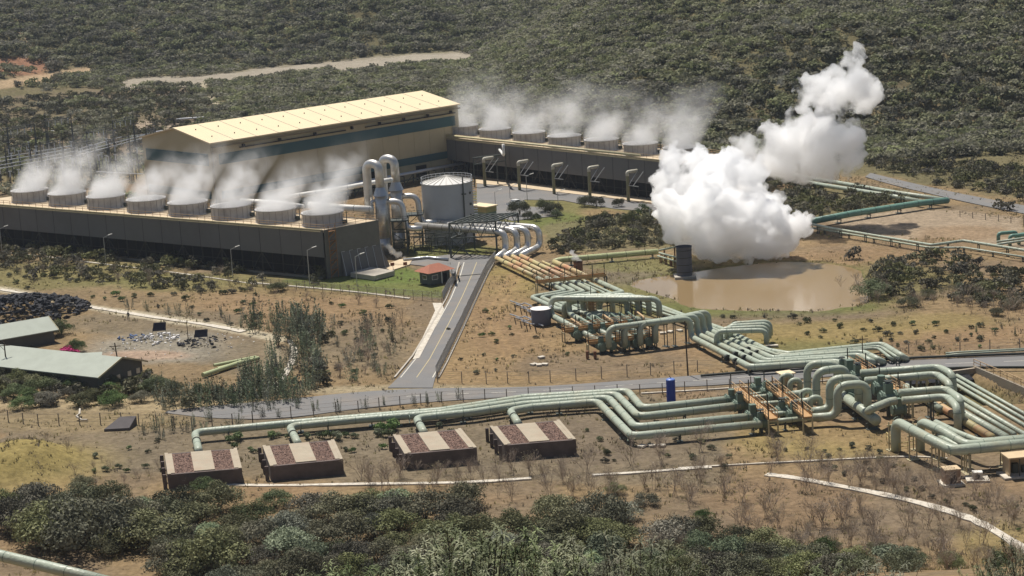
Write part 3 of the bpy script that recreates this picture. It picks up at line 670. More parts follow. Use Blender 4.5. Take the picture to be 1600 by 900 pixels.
# rack near rear tower
t = thing('steel_rack', 'steel pipe rack between the hall corner and the rear tower', 'pipe rack', U(760, 296)); b = MB()
ra_ = [U(742, 292), U(778, 288)]; rb_ = [p + w2 * 3.2 for p in ra_]
for p in ra_ + rb_: b.beam(V3(p, 0), V3(p, 8.2), .35)
for z in (6.2, 8.0):
    for p, q in ((ra_[0], ra_[1]), (rb_[0], rb_[1]), (ra_[0], rb_[0]), (ra_[1], rb_[1])): b.beam(V3(p, z), V3(q, z), .25)
for k in range(5):
    p = ra_[0].lerp(ra_[1], k / 5); q = ra_[0].lerp(ra_[1], (k + 1) / 5); b.beam(V3(p, 6.2), V3(q, 8.0), .12)
mk('frame', b, M_steel, t)
mk('pipe', MB().tube(fillet([hp(88, -4.5, 7.6), hp(96, -4.5, 8.6), V3(U(787, 240, 9.4) , 8.9), V3(U(787, 240, 9.4), 12)], 1.2), .38, 10), M_white, t, smooth=True)
# ============================================================ storage tank
tc = U(703.5, 376); TR = 5.95; tank = thing('storage_tank', 'large round grey storage tank with a shallow cone roof, beside the hall', 'tank', tc)
TH = 14.0
mk('shell', MB().cyl((0, 0, 0), (0, 0, TH), TR, n=48, caps=False), M_tank, tank, True, True)
mk('roof', MB().cyl((0, 0, TH), (0, 0, TH + 1.5), TR + .12, .1, n=48, caps=False), M_tankr, tank, True)
mk('rim', MB().cyl((0, 0, TH - .12), (0, 0, TH + .06), TR + .16, n=48), M_galv, tank, True)
b = MB()
for k in range(24):
    c, s = math.cos(k * math.pi / 12), math.sin(k * math.pi / 12); b.beam((TR * c, TR * s, TH + .1), (.2 * c, .2 * s, TH + 1.55), .1, .08)
mk('roof_rib', b, mat('rib_grey', (.4, .38, .34), .6), tank, True)['kind'] = 'stuff'
b = MB(); ring = [Vector((TR * math.cos(x), TR * math.sin(x), 0)) for x in np.linspace(R_(-20), R_(200), 22)]
for p in ring: b.beam(V3(p, TH), V3(p, TH + 1.2), .09)
for p, q in zip(ring, ring[1:]): b.beam(V3(p, TH + 1.2), V3(q, TH + 1.2), .09); b.beam(V3(p, TH + .65), V3(q, TH + .65), .07)
mk('railing', b, M_galv, tank, True)
x_, y_ = TR * math.cos(R_(-52)), TR * math.sin(R_(-52)); mk('vent_pipe', MB().cyl((x_ * 1.05, y_ * 1.05, 0), (x_ * 1.05, y_ * 1.05, TH + 1.6), .16, n=8).box((x_ * 1.08, y_ * 1.08, TH - 2.4), (1.1, .5, .25)), M_steel, tank, True)
x_, y_ = TR * math.cos(R_(-28)), TR * math.sin(R_(-28)); b = MB()
for k in range(4): b.box((x_ * 1.02, y_ * 1.02, TH - 2.5 - 2.6 * k), (.5, .5, .5))
mk('nozzle', b, M_steel, tank, True)['kind'] = 'stuff'
b = MB()
for k in range(26):
    f = k / 25; an = R_(-30 + 60 * f); b.box(((TR + .45) * math.cos(an), (TR + .45) * math.sin(an), TH * f), (.9, .9, .08))
mk('stairway', b, M_galv, tank, True)['kind'] = 'stuff'
# small cream shed right of the tank
sa = U(748, 347); sx = d2; sh_ = thing('shed', 'small cream roofed shed with tan and dark green walls beside the grey tank', 'shed', sa)
sr = math.atan2(ex.y, ex.x)
mk('wall', MB().box((1.2, 2.4, 1.2), (3.4, 6, 2.4), sr), M_fit, sh_, True); mk('wall_upper', MB().box((1.2, 2.4, 3.0), (3.5, 6.1, 1.3), sr), mat('wall_olive', (.33, .30, .14), .8), sh_, True); mk('roof', MB().box((1.2, 2.4, 3.75), (4.1, 6.6, .25), sr), M_roof, sh_, True); mk('door', MB().box((2.6, .0, 1.0), (.9, .1, 2.0), sr), M_dark, sh_, True)
# ============================================================ vessels and silver pipework
def vessel(px, py, label, upx, side):
    g = U(px, py); t = thing('scrubber_vessel', label, 'vessel', g, 'tall silver vessels by the front cooling tower')
    mk('skirt', MB().cyl((0, 0, 0), (0, 0, 3.6), 1.45, n=24), M_galv, t, True, True)
    mk('body', MB().cyl((0, 0, 3.6), (0, 0, 13.4), 1.42, n=24), M_silver, t, True, True)
    b = MB()
    for k in range(8): b.cyl((0, 0, 4 + k * 1.25), (0, 0, 4.06 + k * 1.25), 1.46, n=24)
    mk('seam', b, M_galv, t, True)['kind'] = 'stuff'
    mk('cone', MB().cyl((0, 0, 13.4), (0, 0, 15.4), 1.75, .95, n=24), M_galv, t, True)
    back = Vector((-.82, .57, 0)); s = 3.6
    mk('top_pipe', MB().tube(fillet([Vector((0, 0, 15.3)), Vector((0, 0, 20.6)), back * s + Vector((0, 0, 20.6)), back * s + Vector((0, 0, 11.5 if side else 6)), back * s + Vector((-1.5 * 0, 0, 2))], 1.9, 8), 1.0, 18), M_silver, t, True, True)
    mk('outlet_pipe', MB().tube(fillet([Vector((.6, 0, 11.9)), Vector((4.8, -.4, 11.9)), Vector((5.2, -1.2, 5.6)), Vector((9, -1.5, 5.6))], 2.2, 8), .66, 16), M_silver, t, True, True)
    mk('side_pipe', MB().tube(fillet([Vector((-1.0, 0, 12.3)), Vector((-2.1, -.5, 12.3)), Vector((-2.1, -.5, .5))], .9), .35, 12), M_galv, t, True, True)
    fr_ = MB()
    for dx, dy in ((2.2, -2), (2.2, 2), (5.4, -2.2), (5.4, 2)): fr_.beam((dx, dy, 0), (dx, dy, 7.6), .3)
    for z in (2.6, 5.0, 7.5):
        fr_.beam((2.2, -2, z), (5.4, -2.2, z), .22); fr_.beam((2.2, 2, z), (5.4, 2, z), .22); fr_.beam((2.2, -2, z), (2.2, 2, z), .2); fr_.beam((5.4, -2.2, z), (5.4, 2, z), .2)
    fr_.beam((2.2, -2, 0), (5.4, -2.2, 2.6), .15); fr_.beam((5.4, -2.2, 2.6), (2.2, -2, 5), .15); fr_.beam((2.2, 2, 5), (5.4, 2, 7.5), .15)
    mk('frame', fr_, M_steel, t, True)
    rb = MB(); railing(rb, [Vector((2, -2.3, 0)), Vector((6, -2.4, 0)), Vector((6, 2.2, 0))], 7.6, 1.1, 1.2, .04); rb.box((3.9, 0, 7.6), (4, 4.6, .1)); mk('platform', rb, M_steel, t, True)
    return g
v1 = vessel(601, 396, 'front one of the two tall silver vessels with a looping top pipe', 0, 0)
v2 = vessel(625, 386, 'rear one of the two tall silver vessels with a looping top pipe', 0, 1)
def pline(name, label, pts, r, m, Rb=1.6, group=None, sup=0, sup_mat=None, collars=(), cat='pipe', n=14, band=None):
    """one pipeline: tube, thin joint bands, stands"""
    pts = [Vector(p) for p in pts]; f = fillet(pts, Rb)
    base = V3(pts[0], 0); t = thing(name, label, cat, base, group)
    mk('pipe', MB().tube(f, r, n), m, t, smooth=True)
    dist = 0; acc_ = 0; nxt = sup * .5; nb = 4.0
    bb = MB(); cnt = 0
    for a_, c_ in zip(f, f[1:]):
        l = (c_ - a_).length
        if l < 1e-6: continue
        d_ = (c_ - a_) / l; s_ = 0
        while sup and acc_ + l > nxt and l > 1.0:
            q = a_ + d_ * (nxt - acc_)
            if 0.4 < q.z < 7:
                x = Vector((-d_.y, d_.x, 0)); x = x.normalized() if x.length > .01 else Vector((1, 0, 0)); gz = T(q.x, q.y) - .3
                sb = MB().beam(V3(q + x * r * .8, gz), V3(q + x * r * .8, q.z - r * .4), .16).beam(V3(q - x * r * .8, gz), V3(q - x * r * .8, q.z - r * .4), .16).beam(V3(q - x * r * 1.2, q.z - r - .08), V3(q + x * r * 1.2, q.z - r - .08), .18)
                sb.box((q.x, q.y, gz + .25), (r * 2.4, r * 1.6, .3), math.atan2(x.y, x.x))
                mk('support', sb, sup_mat or M_steel, t)
            nxt += sup
        while acc_ + l > nb and l > .8:
            q = a_ + d_ * (nb - acc_); bb.tube([q - d_ * .05, q + d_ * .05], r * 1.025, n, False); nb += 4.2
        acc_ += l
    if bb.v: mk('joint_band', bb, band or M_fit if m is M_pipe else band or M_collar, t)['kind'] = 'stuff'
    for q, d_ in collars:
        q = Vector(q); d_ = Vector(d_).normalized(); mk('collar', MB().tube([q - d_ * .22, q + d_ * .22], r * 1.13, n), M_collar, t, smooth=False)
    return t
HZ = 5.4
def hz(x, y, z=HZ): return U(x, y, z)
SL = [((650, 352), (784, 361), (792, 366)), ((671, 347), (800, 355), (809, 360)), ((700, 352), (817, 352.5), (826, 357)), ((720, 346), (835, 350), (844, 355))]
for i, (p, q, r_) in enumerate(SL):
    e = hz(*q); dn = Vector((e.x, e.y, 0)) + Vector((1.3, -.7, 0))
    dn = U(*[(791, 400), (809, 397.5), (826, 395), (844, 393)][i]); en = U(*[(776, 403.5), (789, 402), (801, 400.5), (814, 399.5)][i], 1.2)
    pline('silver_pipe', ['silver steam pipe over the truss, nearest the road gate', 'second silver steam pipe over the truss bridge', 'third silver steam pipe over the truss bridge', 'silver steam pipe over the truss, farthest from the gate'][i],
          [hz(*p), V3(dn, HZ), V3(dn, 1.2), en], .72, M_silver, 2.0, 'silver steam pipes crossing the truss bridge', 0, n=18)
# truss bridge
t = thing('truss_bridge', 'dark steel truss frame carrying silver pipes beside the access road', 'pipe bridge', U(740, 400)); b = MB()
g = [U(705, 403), U(777, 399.5), U(812, 386), U(742, 389)]
for p in g: b.beam(V3(p, 0), V3(p, 7.8), .42)
for i in range(4):
    p, q = g[i], g[(i + 1) % 4]
    for z in (4.4, 7.8): b.beam(V3(p, z), V3(q, z), .32)
    n_ = 6 if i % 2 == 0 else 3
    for k in range(n_):
        s, e = p.lerp(q, k / n_), p.lerp(q, (k + 1) / n_)
        if k % 2: b.beam(V3(s, 7.8), V3(e, 4.4), .16)
        else: b.beam(V3(s, 4.4), V3(e, 7.8), .16)
for k in range(1, 7):
    s, e = g[0].lerp(g[1], k / 7), g[3].lerp(g[2], k / 7); b.beam(V3(s, 7.8), V3(e, 7.8), .24); 
for k in range(1, 4):
    s, e = g[0].lerp(g[3], k / 4), g[1].lerp(g[2], k / 4); b.beam(V3(s, 7.8), V3(e, 7.8), .2)
b.beam(V3(g[0], 0), V3(g[0].lerp(g[1], .45), 4.4), .2).beam(V3(g[0].lerp(g[1], .45), 0), V3(g[0], 4.4), .2)
mk('frame', b, M_steel, t)
# low tangle of pipe stands between the vessels and the truss
for i in range(7):
    x0 = 648 + i * 9; p = U(x0, 395 - (i % 3) * 6); bb = MB()
    for dx in (0, 3.4): bb.beam((p.x + dx, p.y, 0), (p.x + dx, p.y, 3.6), .22)
    for z in (1.6, 3.5): bb.beam((p.x, p.y, z), (p.x + 3.4, p.y, z), .2)
    bb.beam((p.x, p.y, .2), (p.x + 3.4, p.y, 3.4), .12); railing(bb, [Vector((p.x, p.y, 0)), Vector((p.x + 3.4, p.y, 0))], 3.6, 1.0, 1.1, .04)
    one('pipe_stand', bb, M_steel, 'dark steel stand in the tangle between the silver vessels and the truss', 'pipe stand', 'steel stands between vessels and truss')
# long white pipes behind the tower and up to the vessels
pline('white_pipe', 'white pipe running along the back of the front cooling tower, left length', [at(376, 314, 462), at(430, 317, 458), at(473, 323, 452)], .62, M_white, 2, n=14)
pline('white_pipe', 'fat white pipe behind the last fan cylinder, right length', [at(483, 320, 452), at(530, 324, 448), at(582, 327, 444)], .75, M_white, 2, n=14)
pline('white_pipe', 'long thin white pipe slanting up to the tops of the silver vessels', [at(446, 308, 462), at(520, 297, 458), at(580, 286, 454), at(612, 281, 450)], .55, M_white, 2, n=14)
pl = pline('ground_pipe', 'low dark pipe near the small steam wisp by the silver vessels', [U(630, 406, .4), U(668, 402, .4), U(700, 405, .4)], .3, M_galv, 1)
# guard house
g0 = U(680, 441); gr = R_(38); gh = thing('guard_house', 'small guard house with a red tiled hip roof on the green lawn', 'guard house', g0)
def bxr(mb, c, s): 
    cs, sn = math.cos(gr), math.sin(gr); return mb.box((c[0] * cs - c[1] * sn, c[0] * sn + c[1] * cs, c[2]), s, gr)
mk('wall', bxr(MB(), (0, 0, 1.35), (5.2, 3.6, 2.7)), mat('guard_wall', (.10, .115, .10), .8), gh, True)
cs, sn = math.cos(gr), math.sin(gr)
def rp(x, y, z): return (x * cs - y * sn, x * sn + y * cs, z)
mk('roof', MB().add([rp(-3.5, -2.6, 2.65), rp(3.5, -2.6, 2.65), rp(3.5, 2.6, 2.65), rp(-3.5, 2.6, 2.65), rp(-1.2, 0, 4.0), rp(1.2, 0, 4.0)], [(0, 1, 5, 4), (2, 3, 4, 5), (1, 2, 5), (3, 0, 4), (3, 2, 1, 0)]), M_tile, gh, True)
for x in (-1.3,):
    w_ = mk('window', bxr(MB(), (x, -1.83, 1.5), (1.5, .08, 1.0)), M_white, gh, True); mk('pane', bxr(MB(), (x, -1.88, 1.5), (1.3, .04, .8)), M_glass, w_, True)
w_ = mk('window', bxr(MB(), (-2.62, 0, 1.5), (.08, 1.4, 1.0)), M_white, gh, True); mk('pane', bxr(MB(), (-2.67, 0, 1.5), (.04, 1.2, .8)), M_glass, w_, True)
mk('door', bxr(MB(), (1.3, -1.83, 1.05), (.95, .08, 2.1)), M_dark, gh, True); mk('post', bxr(MB(), (2.9, -2.2, 1.3), (.15, .15, 2.6)), M_white, gh, True); mk('post', bxr(MB(), (.2, -2.2, 1.3), (.15, .15, 2.6)), M_white, gh, True)
one('gate_barrier', MB().beam(U(716, 431.5, 1.0), U(758, 427.5, 1.0), .14).beam(U(716, 431.5, 0), U(716, 431.5, 1.2), .35), M_steel, 'dark barrier pole across the access road by the guard house', 'barrier')
one('gate_post', MB().beam(U(709, 429), U(709, 429, 2.4), .5), M_steel, 'dark post standing on the kerb by the guard house', 'post')
# concrete slab
sl = [U(548, 433), U(585, 438.5), U(617, 430), U(580, 424)]
one('concrete_slab', MB().prism(sl, 0, 1.0), M_conc, 'raised flat concrete slab on the lawn by the front cooling tower', 'slab')
sl = [U(549, 431), U(585, 436.5), U(617, 428), U(580, 422)]
# pale pickup
def pickup(loc, rz, label, col=M_car):
    t = thing('pickup_truck', label, 'pickup truck', loc, None, rz)
    prof = [(-2.4, .45), (2.45, .45), (2.5, .95), (1.3, 1.08), (.75, 1.65), (-.75, 1.68), (-.85, 1.05), (-2.4, 1.05)]
    n = len(prof); vs = [(x, -.88, z) for x, z in prof] + [(x, .88, z) for x, z in prof]
    mk('body', MB().add(vs, [tuple(range(n))[::-1], tuple(range(n, 2 * n))] + [(i, (i + 1) % n, (i + 1) % n + n, i + n) for i in range(n)]), col, t, True)
    g_ = MB().box((-.05, 0, 1.36), (1.35, 1.80, .42)); g_.hexa([(1.29, -.75, 1.1), (1.33, -.75, 1.1), (1.33, .75, 1.1), (1.29, .75, 1.1)], [(.80, -.7, 1.58), (.85, -.7, 1.58), (.85, .7, 1.58), (.80, .7, 1.58)])
    mk('window', g_, M_glass, t, True); mk('bed', MB().box((-1.65, 0, 1.06), (1.4, 1.5, .04)), M_steel, t, True)
    for x in (-1.55, 1.55):
        for y in (-.85, .85): 
            wl = mk('wheel', MB().cyl((x, y - .1, .37), (x, y + .1, .37), .37, n=14), M_tyre, t, True)
    for y in (-.65, .65): mk('headlight', MB().box((2.5, y, .85), (.06, .3, .15)), M_galv, t, True)
    return t
pickup(U(806, 322) + Vector((0, 0, .05)), R_(35), 'white pickup truck parked on the yard road behind the round tank')
# ============================================================ switchyard on the left
M_ins = mat('insulator', (.6, .6, .62), .4)
M_gan = mat('gantry_steel', (.09, .095, .10), .6)
def gantry(p, q, h, label, nins=4):
    t = thing('switchyard_gantry', label, 'gantry', V3((p + q) / 2, 0), 'gantries of the switchyard'); b = MB()
    for s in (p, q):
        b = MB()
        for dx, dy in ((-.4, 0), (.4, 0), (0, .5)): b.beam(V3(s + Vector((dx, dy, 0)), 0), V3(s, h), .16)
        for k in range(6): b.beam(V3(s + Vector((-.35, 0, 0)), h * k / 6), V3(s + Vector((.35, 0, 0)), h * (k + 1) / 6), .08)
        b.beam(V3(s, h), V3(s, h + 2.6), .1); mk('post', b, M_gan, t)
    b = MB().beam(V3(p, h - .1), V3(q, h - .1), .16).beam(V3(p, h - .8), V3(q, h - .8), .16)
    for k in range(8): b.beam(V3(p.lerp(q, k / 8), h - .8), V3(p.lerp(q, (k + 1) / 8), h - .1), .08)
    mk('crossbeam', b, M_gan, t)
    for k in range(nins):
        m_ = p.lerp(q, (k + .5) / nins); mk('insulator', MB().beam(V3(m_, h - 1), V3(m_, h - 2.6), .22), M_ins, t)
for i, (x0, y0, x1, y1, h) in enumerate(((14, 290, 52, 284, 12), (70, 296, 104, 288, 14), (122, 286, 152, 279, 12), (176, 292, 208, 285, 14), (18, 268, 60, 260, 14), (78, 264, 118, 256, 16), (140, 262, 170, 256, 12), (182, 262, 214, 254, 15), (232, 246, 246, 243, 9), (-30, 284, 0, 278, 13))):
    gantry(U(x0, y0), U(x1, y1), h, 'lattice steel gantry with pale insulators in the switchyard behind the steaming fans')
for i in range(46):
    x0 = 4 + (i % 16) * 14 + random.uniform(-4, 4); y0 = 296 - (i // 16) * 14 + random.uniform(-4, 4) - x0 * .06; g_ = U(x0, y0); h = random.uniform(3.5, 7)
    t = thing('insulator_post', 'short dark post with a pale insulator on top in the switchyard', 'insulator', g_, 'insulator posts of the switchyard')
    mk('post', MB().beam((0, 0, 0), (0, 0, h), .28), M_gan, t, True); mk('insulator', MB().cyl((0, 0, h), (0, 0, h + 1.6), .26, .18, 6).box((0, 0, h + 1.7), (1.0, .2, .2)), M_ins, t, True)
for i, (x0, y0, x1, y1) in enumerate(((-20, 256, 118, 231), (-20, 262, 120, 236), (-20, 250, 110, 228), (-20, 267, 112, 243), (122, 238, 226, 211), (126, 232, 190, 214), (120, 243, 226, 215), (150, 268, 224, 272), (196, 214, 232, 209))):
    h = 7.0; one('bus_bar', MB().beam(U(x0, y0, h), U(x1, y1, h), .22), M_ins, 'long pale tube of the switchyard bus bars, one of the parallel run behind the steam', 'bus bar', 'bus bars of the switchyard')
for i, (x0, yb, yt) in enumerate(((78, 240, 184), (18, 262, 196), (181, 250, 200), (118, 262, 220), (240, 209, 190))):
    g_ = U(x0, yb); h = (yb - yt) / (F / (g_ - Vector((0, 0, H))).length)
    t = thing('lightning_mast', 'thin dark lattice mast rising out of the switchyard, ' + ['tallest, left of centre', 'at the left edge', 'near the tan hall', 'between two bus bars', 'beside the hall gable'][i], 'mast', g_)
    mk('mast', MB().cyl((0, 0, 0), (0, 0, h), .3, .08, 6), M_gan, t, True); mk('crossarm', MB().beam((-1.2, 0, h * .75), (1.2, 0, h * .75), .18).beam((-.9, 0, h * .9), (.9, 0, h * .9), .15), M_gan, t, True)
for i, (x0, y0) in enumerate(((432, 156), (300, 190), (270, 210), (12, 221), (36, 216), (56, 214), (74, 211))):
    g_ = G(x0, y0); big = i < 3
    one('pipe_loop' if big else 'insulator_bar', MB().tube(fillet([g_ + Vector((-6 if big else -1.5, 0, 1)), g_ + Vector((-4 if big else -.5, 2, 1)), g_ + Vector((4 if big else 1, 3, 1)), g_ + Vector((7 if big else 2, 6 if big else 3, 1))], 1), .35 if big else .15, 8), M_ins,
        ['pale zigzag pipe loop in the scrub beyond the hall roof', 'small pale pipe run above the left end of the hall roof', 'short pale pipe beside the hall gable'][i] if big else 'tiny pale bar in the brush above the switchyard', 'pipe' if big else 'bar', None if big else 'pale bars above the switchyard')
# ============================================================ upper pipe field
Z1 = 1.25
def PP(L, z=Z1): return [U(p[0], p[1], p[2] if len(p) > 2 else z) for p in L]
ST = [(776, 403.5), (789, 402), (801, 400.5), (814, 399.5), (838, 410), (848, 409), (866, 409)]
DG = [(883, 455), (898, 456), (913, 456.7), (931, 457.5), (946, 458.5), (957, 458.8), (975, 458)]
LF = [(830, 464.5), (845, 465), (861, 466), (877, 466.5), (893, 467.5), (904, 468)]
RL1 = [(1031, 504), (1015, 502.5), (998, 501), (981, 500)]
NTH = ['first pipe', 'second pipe', 'third pipe', 'fourth pipe', 'fifth pipe, a thin one,', 'sixth pipe, a thin one,', 'seventh and thickest pipe']
for i in range(7):
    r = [.47, .47, .47, .47, .27, .27, .52][i]
    path_ = [ST[i], DG[i]]
    if i < 4: path_ += [LF[i], (LF[i][0] + 42, LF[i][1] + 19), RL1[3 - i]]
    elif i < 6: path_ += [LF[i], (LF[i][0] + 10, LF[i][1] + 5), (958 + (i - 4) * 12, 463.5 - (i - 4) * 1.5), (1076 + (i - 4) * 8, 503 - (i - 4) * 2), (1150 + (i - 4) * 6, 532 - (i - 4) * 2), (1219 + (i - 4) * 6, 556 - (i - 4)), (1372 + (i - 4) * 3, 544 - (i - 4) * 3), (1393 + (i - 4) * 10, 560.5 - (i - 4)), (1400 + (i - 4) * 10, 564, -.6)]
    else: path_ += [(935, 462), (984, 461.5), (1040, 483), (1077, 497), (1140, 519), (1200, 548), (1232, 553.5), (1379, 538), (1412, 558, 1.2), (1420, 563, -.6)]
    P_ = PP(path_); j = 0.44; cut = P_[0].lerp(P_[1], j * (1 + .1 * (i % 2)) if i < 6 else .35)
    P_y = [P_[0] - (P_[1] - P_[0]).normalized() * .0, P_[0].lerp(P_[1], .62)]
    t = pline('pipeline', 'half yellow, half green, ' + NTH[i] + ' from the road in the truss bundle', [P_y[1]] + P_[1:], r, M_pipe, 1.3, 'pipes of the bundle leaving the truss', 11)
    yb = MB().tube(P_y, r * 1.03, 14); mk('heated_section', yb, M_pipey, t, smooth=True)
    dd = P_y[1] - P_y[0]
    for k in (.22, .45, .7, .93):
        q = P_y[0] + dd * k; mk('collar', MB().tube([q - dd.normalized() * .15, q + dd.normalized() * .15], r * 1.16, 14), M_collar, t)
    if i == 6:
        a_ = PP([(866, 409)])[0]; pline('pipeline', 'fat cream green pipe running from the yellow bundle to the dark steam stack', [a_, U(876, 406, Z1), U(1028, 393, Z1)], .62, mat('pipe_lime', (.42, .45, .24), .45, dirt=(.3, .3, .2)), 1.2, None, 9)
# loops of the first set
LP = [((862, 503), RL1[0], 4.5), ((890, 500), RL1[1], 4.5), ((956, 506), RL1[2], 4.4), ((938, 502), RL1[3], 3.6)]
for i, (a_, c_, z) in enumerate(LP):
    a_ = U(*a_); c_ = U(*c_); dr = (U(950 + i * 24, 551 - i * 2.6) - a_)
    if i == 2: a_ = U(912, 498); 
    if i == 3: a_ = U(936, 496)
    end = U([951, 976, 1001, 1025][i], [552, 549.5, 547, 543.5][i])
    n_ = ['longest, nearest the small grey tank', 'second from the small grey tank', 'third, beside the orange cage', 'shortest, behind the orange cage'][i]
    pline('pipe_loop', 'green pipe arched over the upper valve station, ' + n_, [V3(c_, Z1), V3(c_, z), V3(a_, z), V3(a_, Z1), V3(end, Z1)], .56, M_pipe, 1.7, 'arched pipes of the upper valve station', 12)
for i, (xa, xb, y) in enumerate(((882, 918, 499), (938, 958, 496))):
    a_, c_ = U(xa, y), U(xb, y - 4); pline('pipe_arch', ['small green pipe arch beside the orange ladder cage', 'small green pipe arch right of the orange ladder cage'][i], [V3(a_, .4), V3(a_, 3.2), V3(c_, 3.2), V3(c_, .4)], .5, M_pipe, 1.3)
# loops of the second set and trunk
A2L = [(952, 553), (977, 550), (1001, 547.5), (1025, 544)]; B2L = [(1080, 537), (1090, 533), (1099, 529.5), (1108, 526.5)]
BN = [(1173, 574), (1188, 568.5), (1198, 564.5), (1208, 560.5)]; RN = [(1306, 565), (1318, 560), (1344, 555.5), (1349, 550.5)]; EN = [(1322, 570), (1334, 567), (1362, 565), (1376, 563.5)]
U3 = [((1120, 549), (1198, 547)), ((1127, 545), (1199, 542)), ((1136, 541), (1202, 537.5)), ((1142, 537), (1204, 533))]
for i in range(4):
    a_, c_ = U(*A2L[i]), U(*B2L[i]); z = 4.6
    nm = ['nearest the wooden pole', 'second from the wooden pole', 'third from the wooden pole', 'farthest from the wooden pole'][i]
    pts = [V3(a_, Z1), V3(a_, z), V3(c_, z), V3(c_, Z1)] + PP([BN[i], RN[i], EN[i]]) + [U(EN[i][0] + 7, EN[i][1] + 4, -.6)]
    col = []
    p_, q_ = PP([B2L[i], BN[i]]); dv = (q_ - p_)
    for k in (.62, .76): col.append((p_ + dv * k, dv))
    pline('pipeline', 'green trunk pipe with a high arch at its upper end, ' + nm, pts, .54, M_pipe, 1.5, 'trunk pipes beside the road', 10, collars=col)
    # expansion arches over the trunk
    u0, u1 = U(*U3[i][0]), U(*U3[i][1])
    pline('expansion_arch', 'flat green expansion arch over the trunk pipes, ' + ['nearest the road', 'second from the road', 'third from the road', 'nearest the pond'][i], [V3(u0, Z1 - .4), V3(u0, 3.5), V3(u1, 3.5), V3(u1, Z1 - .2)], .45, M_pipe, 1.6, 'expansion arches over the trunk')
# walkways
def walkway(name, label, pa, pb, z, wd=1.3, cols=3):
    a_, c_ = U(pa[0], pa[1], z), U(pb[0], pb[1], z); t = thing(name, label, 'walkway', V3((a_ + c_) / 2, 0)); d = (c_ - a_).normalized(); x = Vector((-d.y, d.x, 0)) * wd / 2
    mk('deck', MB().hexa([a_ - x - Vector((0, 0, .25)), c_ - x - Vector((0, 0, .25)), c_ + x - Vector((0, 0, .25)), a_ + x - Vector((0, 0, .25))], [a_ - x, c_ - x, c_ + x, a_ + x]), M_orange, t)
    for s in (-1, 1):
        b = MB(); railing(b, [a_ + x * s, c_ + x * s], z, 1.15, 1.3, .05); mk('railing', b, M_rail, t)
        b = MB()
        b.hexa([a_ + x * s * 1.02, c_ + x * s * 1.02, c_ + x * s * 1.06, a_ + x * s * 1.06], [v + Vector((0, 0, .28)) for v in (a_ + x * s * 1.02, c_ + x * s * 1.02, c_ + x * s * 1.06, a_ + x * s * 1.06)]); mk('toe_board', b, M_orange, t)
    for k in range(cols + 1):
        p = a_.lerp(c_, k / cols)
        b = MB()
        for s in (-1, 1): b.beam(V3(p + x * s, -.1), V3(p + x * s, z - .2), .22)
        b.beam(V3(p - x, z - .4), V3(p + x, z - .4), .2); mk('trestle', b, M_steel if k % 2 else M_sup, t)
        mk('lamp_post', MB().beam(V3(p + x * (1 if k % 2 else -1), z), V3(p + x * (1 if k % 2 else -1), z + 2.4), .16), M_collar, t)
    return t
walkway('walkway', 'orange railed footbridge crossing over the yellow pipe bundle', (838, 441), (946, 429), 2.4, 1.2, 5)
walkway('walkway', 'long orange walkway in the upper valve station, behind the lower one', (880, 517), (990, 503), 2.0, 1.4, 5)
walkway('walkway', 'orange walkway at the front of the upper valve station', (918, 535), (1024, 525), 1.9, 1.4, 5)
walkway('walkway', 'orange stepped walkway nearest the blue tank', (1149, 606), (1208, 654), 2.5, 1.4, 4)
walkway('walkway', 'orange walkway second from the blue tank', (1201, 601), (1262, 651), 2.5, 1.4, 4)
walkway('walkway', 'short orange walkway beside the road above the tall pipe loops', (1331, 566), (1362, 585), 3.6, 1.4, 2)
walkway('walkway', 'short orange walkway near the culvert mouth', (1381, 597), (1413, 615), 3.4, 1.4, 2)
t = thing('ladder_cage', 'round orange ladder cage standing in the upper valve station', 'cage', U(925, 499)); b = MB()
for k in range(12): a_ = k * math.pi / 6; b.beam((.95 * math.cos(a_), .95 * math.sin(a_), 1.0), (.95 * math.cos(a_), .95 * math.sin(a_), 4.8), .07)
for z in (1.0, 1.9, 2.8, 3.7, 4.7):
    for k in range(12): a_ = k * math.pi / 6; c_ = a_ + math.pi / 6; b.beam((.95 * math.cos(a_), .95 * math.sin(a_), z), (.95 * math.cos(c_), .95 * math.sin(c_), z), .09)
mk('cage', b, M_rail, t, True); mk('drum', MB().cyl((0, 0, 0), (0, 0, 3.6), .65, n=14), M_orange, t, True); mk('post', MB().beam((0, 0, 0), (0, 0, 6.4), .14), M_collar, t, True)
# valves
def valve(px, py, z, rz, label, k, s=1.0):
    g_ = U(px, py, z); t = thing('valve', label, 'valve', V3(g_, 0), 'valves of the ' + ('upper' if px < 1100 else 'lower') + ' valve station', rz)
    mk('body', MB().cyl((-.9 * s, 0, z), (.9 * s, 0, z), .62 * s, n=12).cyl((-.75 * s, 0, z), (-.6 * s, 0, z), .8 * s, n=12).cyl((.6 * s, 0, z), (.75 * s, 0, z), .8 * s, n=12), M_fit, t, True)
    mk('bonnet', MB().box((0, 0, z + .8 * s), (.75 * s, .75 * s, 1.3 * s)) if k % 3 else MB().cyl((0, 0, z), (0, 0, z + 1.3 * s), .4 * s, n=10), M_fit, t, True)
    if k % 2: mk('handwheel', MB().cyl((0, 0, z + 1.6 * s), (0, 0, z + 1.68 * s), .42 * s, n=12).cyl((0, 0, z + 1.2 * s), (0, 0, z + 1.6 * s), .07, n=6), M_collar, t, True)
    mk('foot', MB().box((0, 0, z * .3), (.5, .5, z * .9)), M_steel, t, True)
TRK = math.atan2(*(U(951, 552) - U(862, 503)).yx)
k = 0
for (xa, ya), (xb, yb) in (((890, 523), (995, 510)), ((928, 541), (1020, 530))):
    for i in range(5):
        f = (i + .5) / 5; valve(xa + (xb - xa) * f + random.uniform(-2, 2), ya + (yb - ya) * f + 1, Z1, TRK, 'green flanged valve under the orange walkways of the upper station', k, 1.05); k += 1
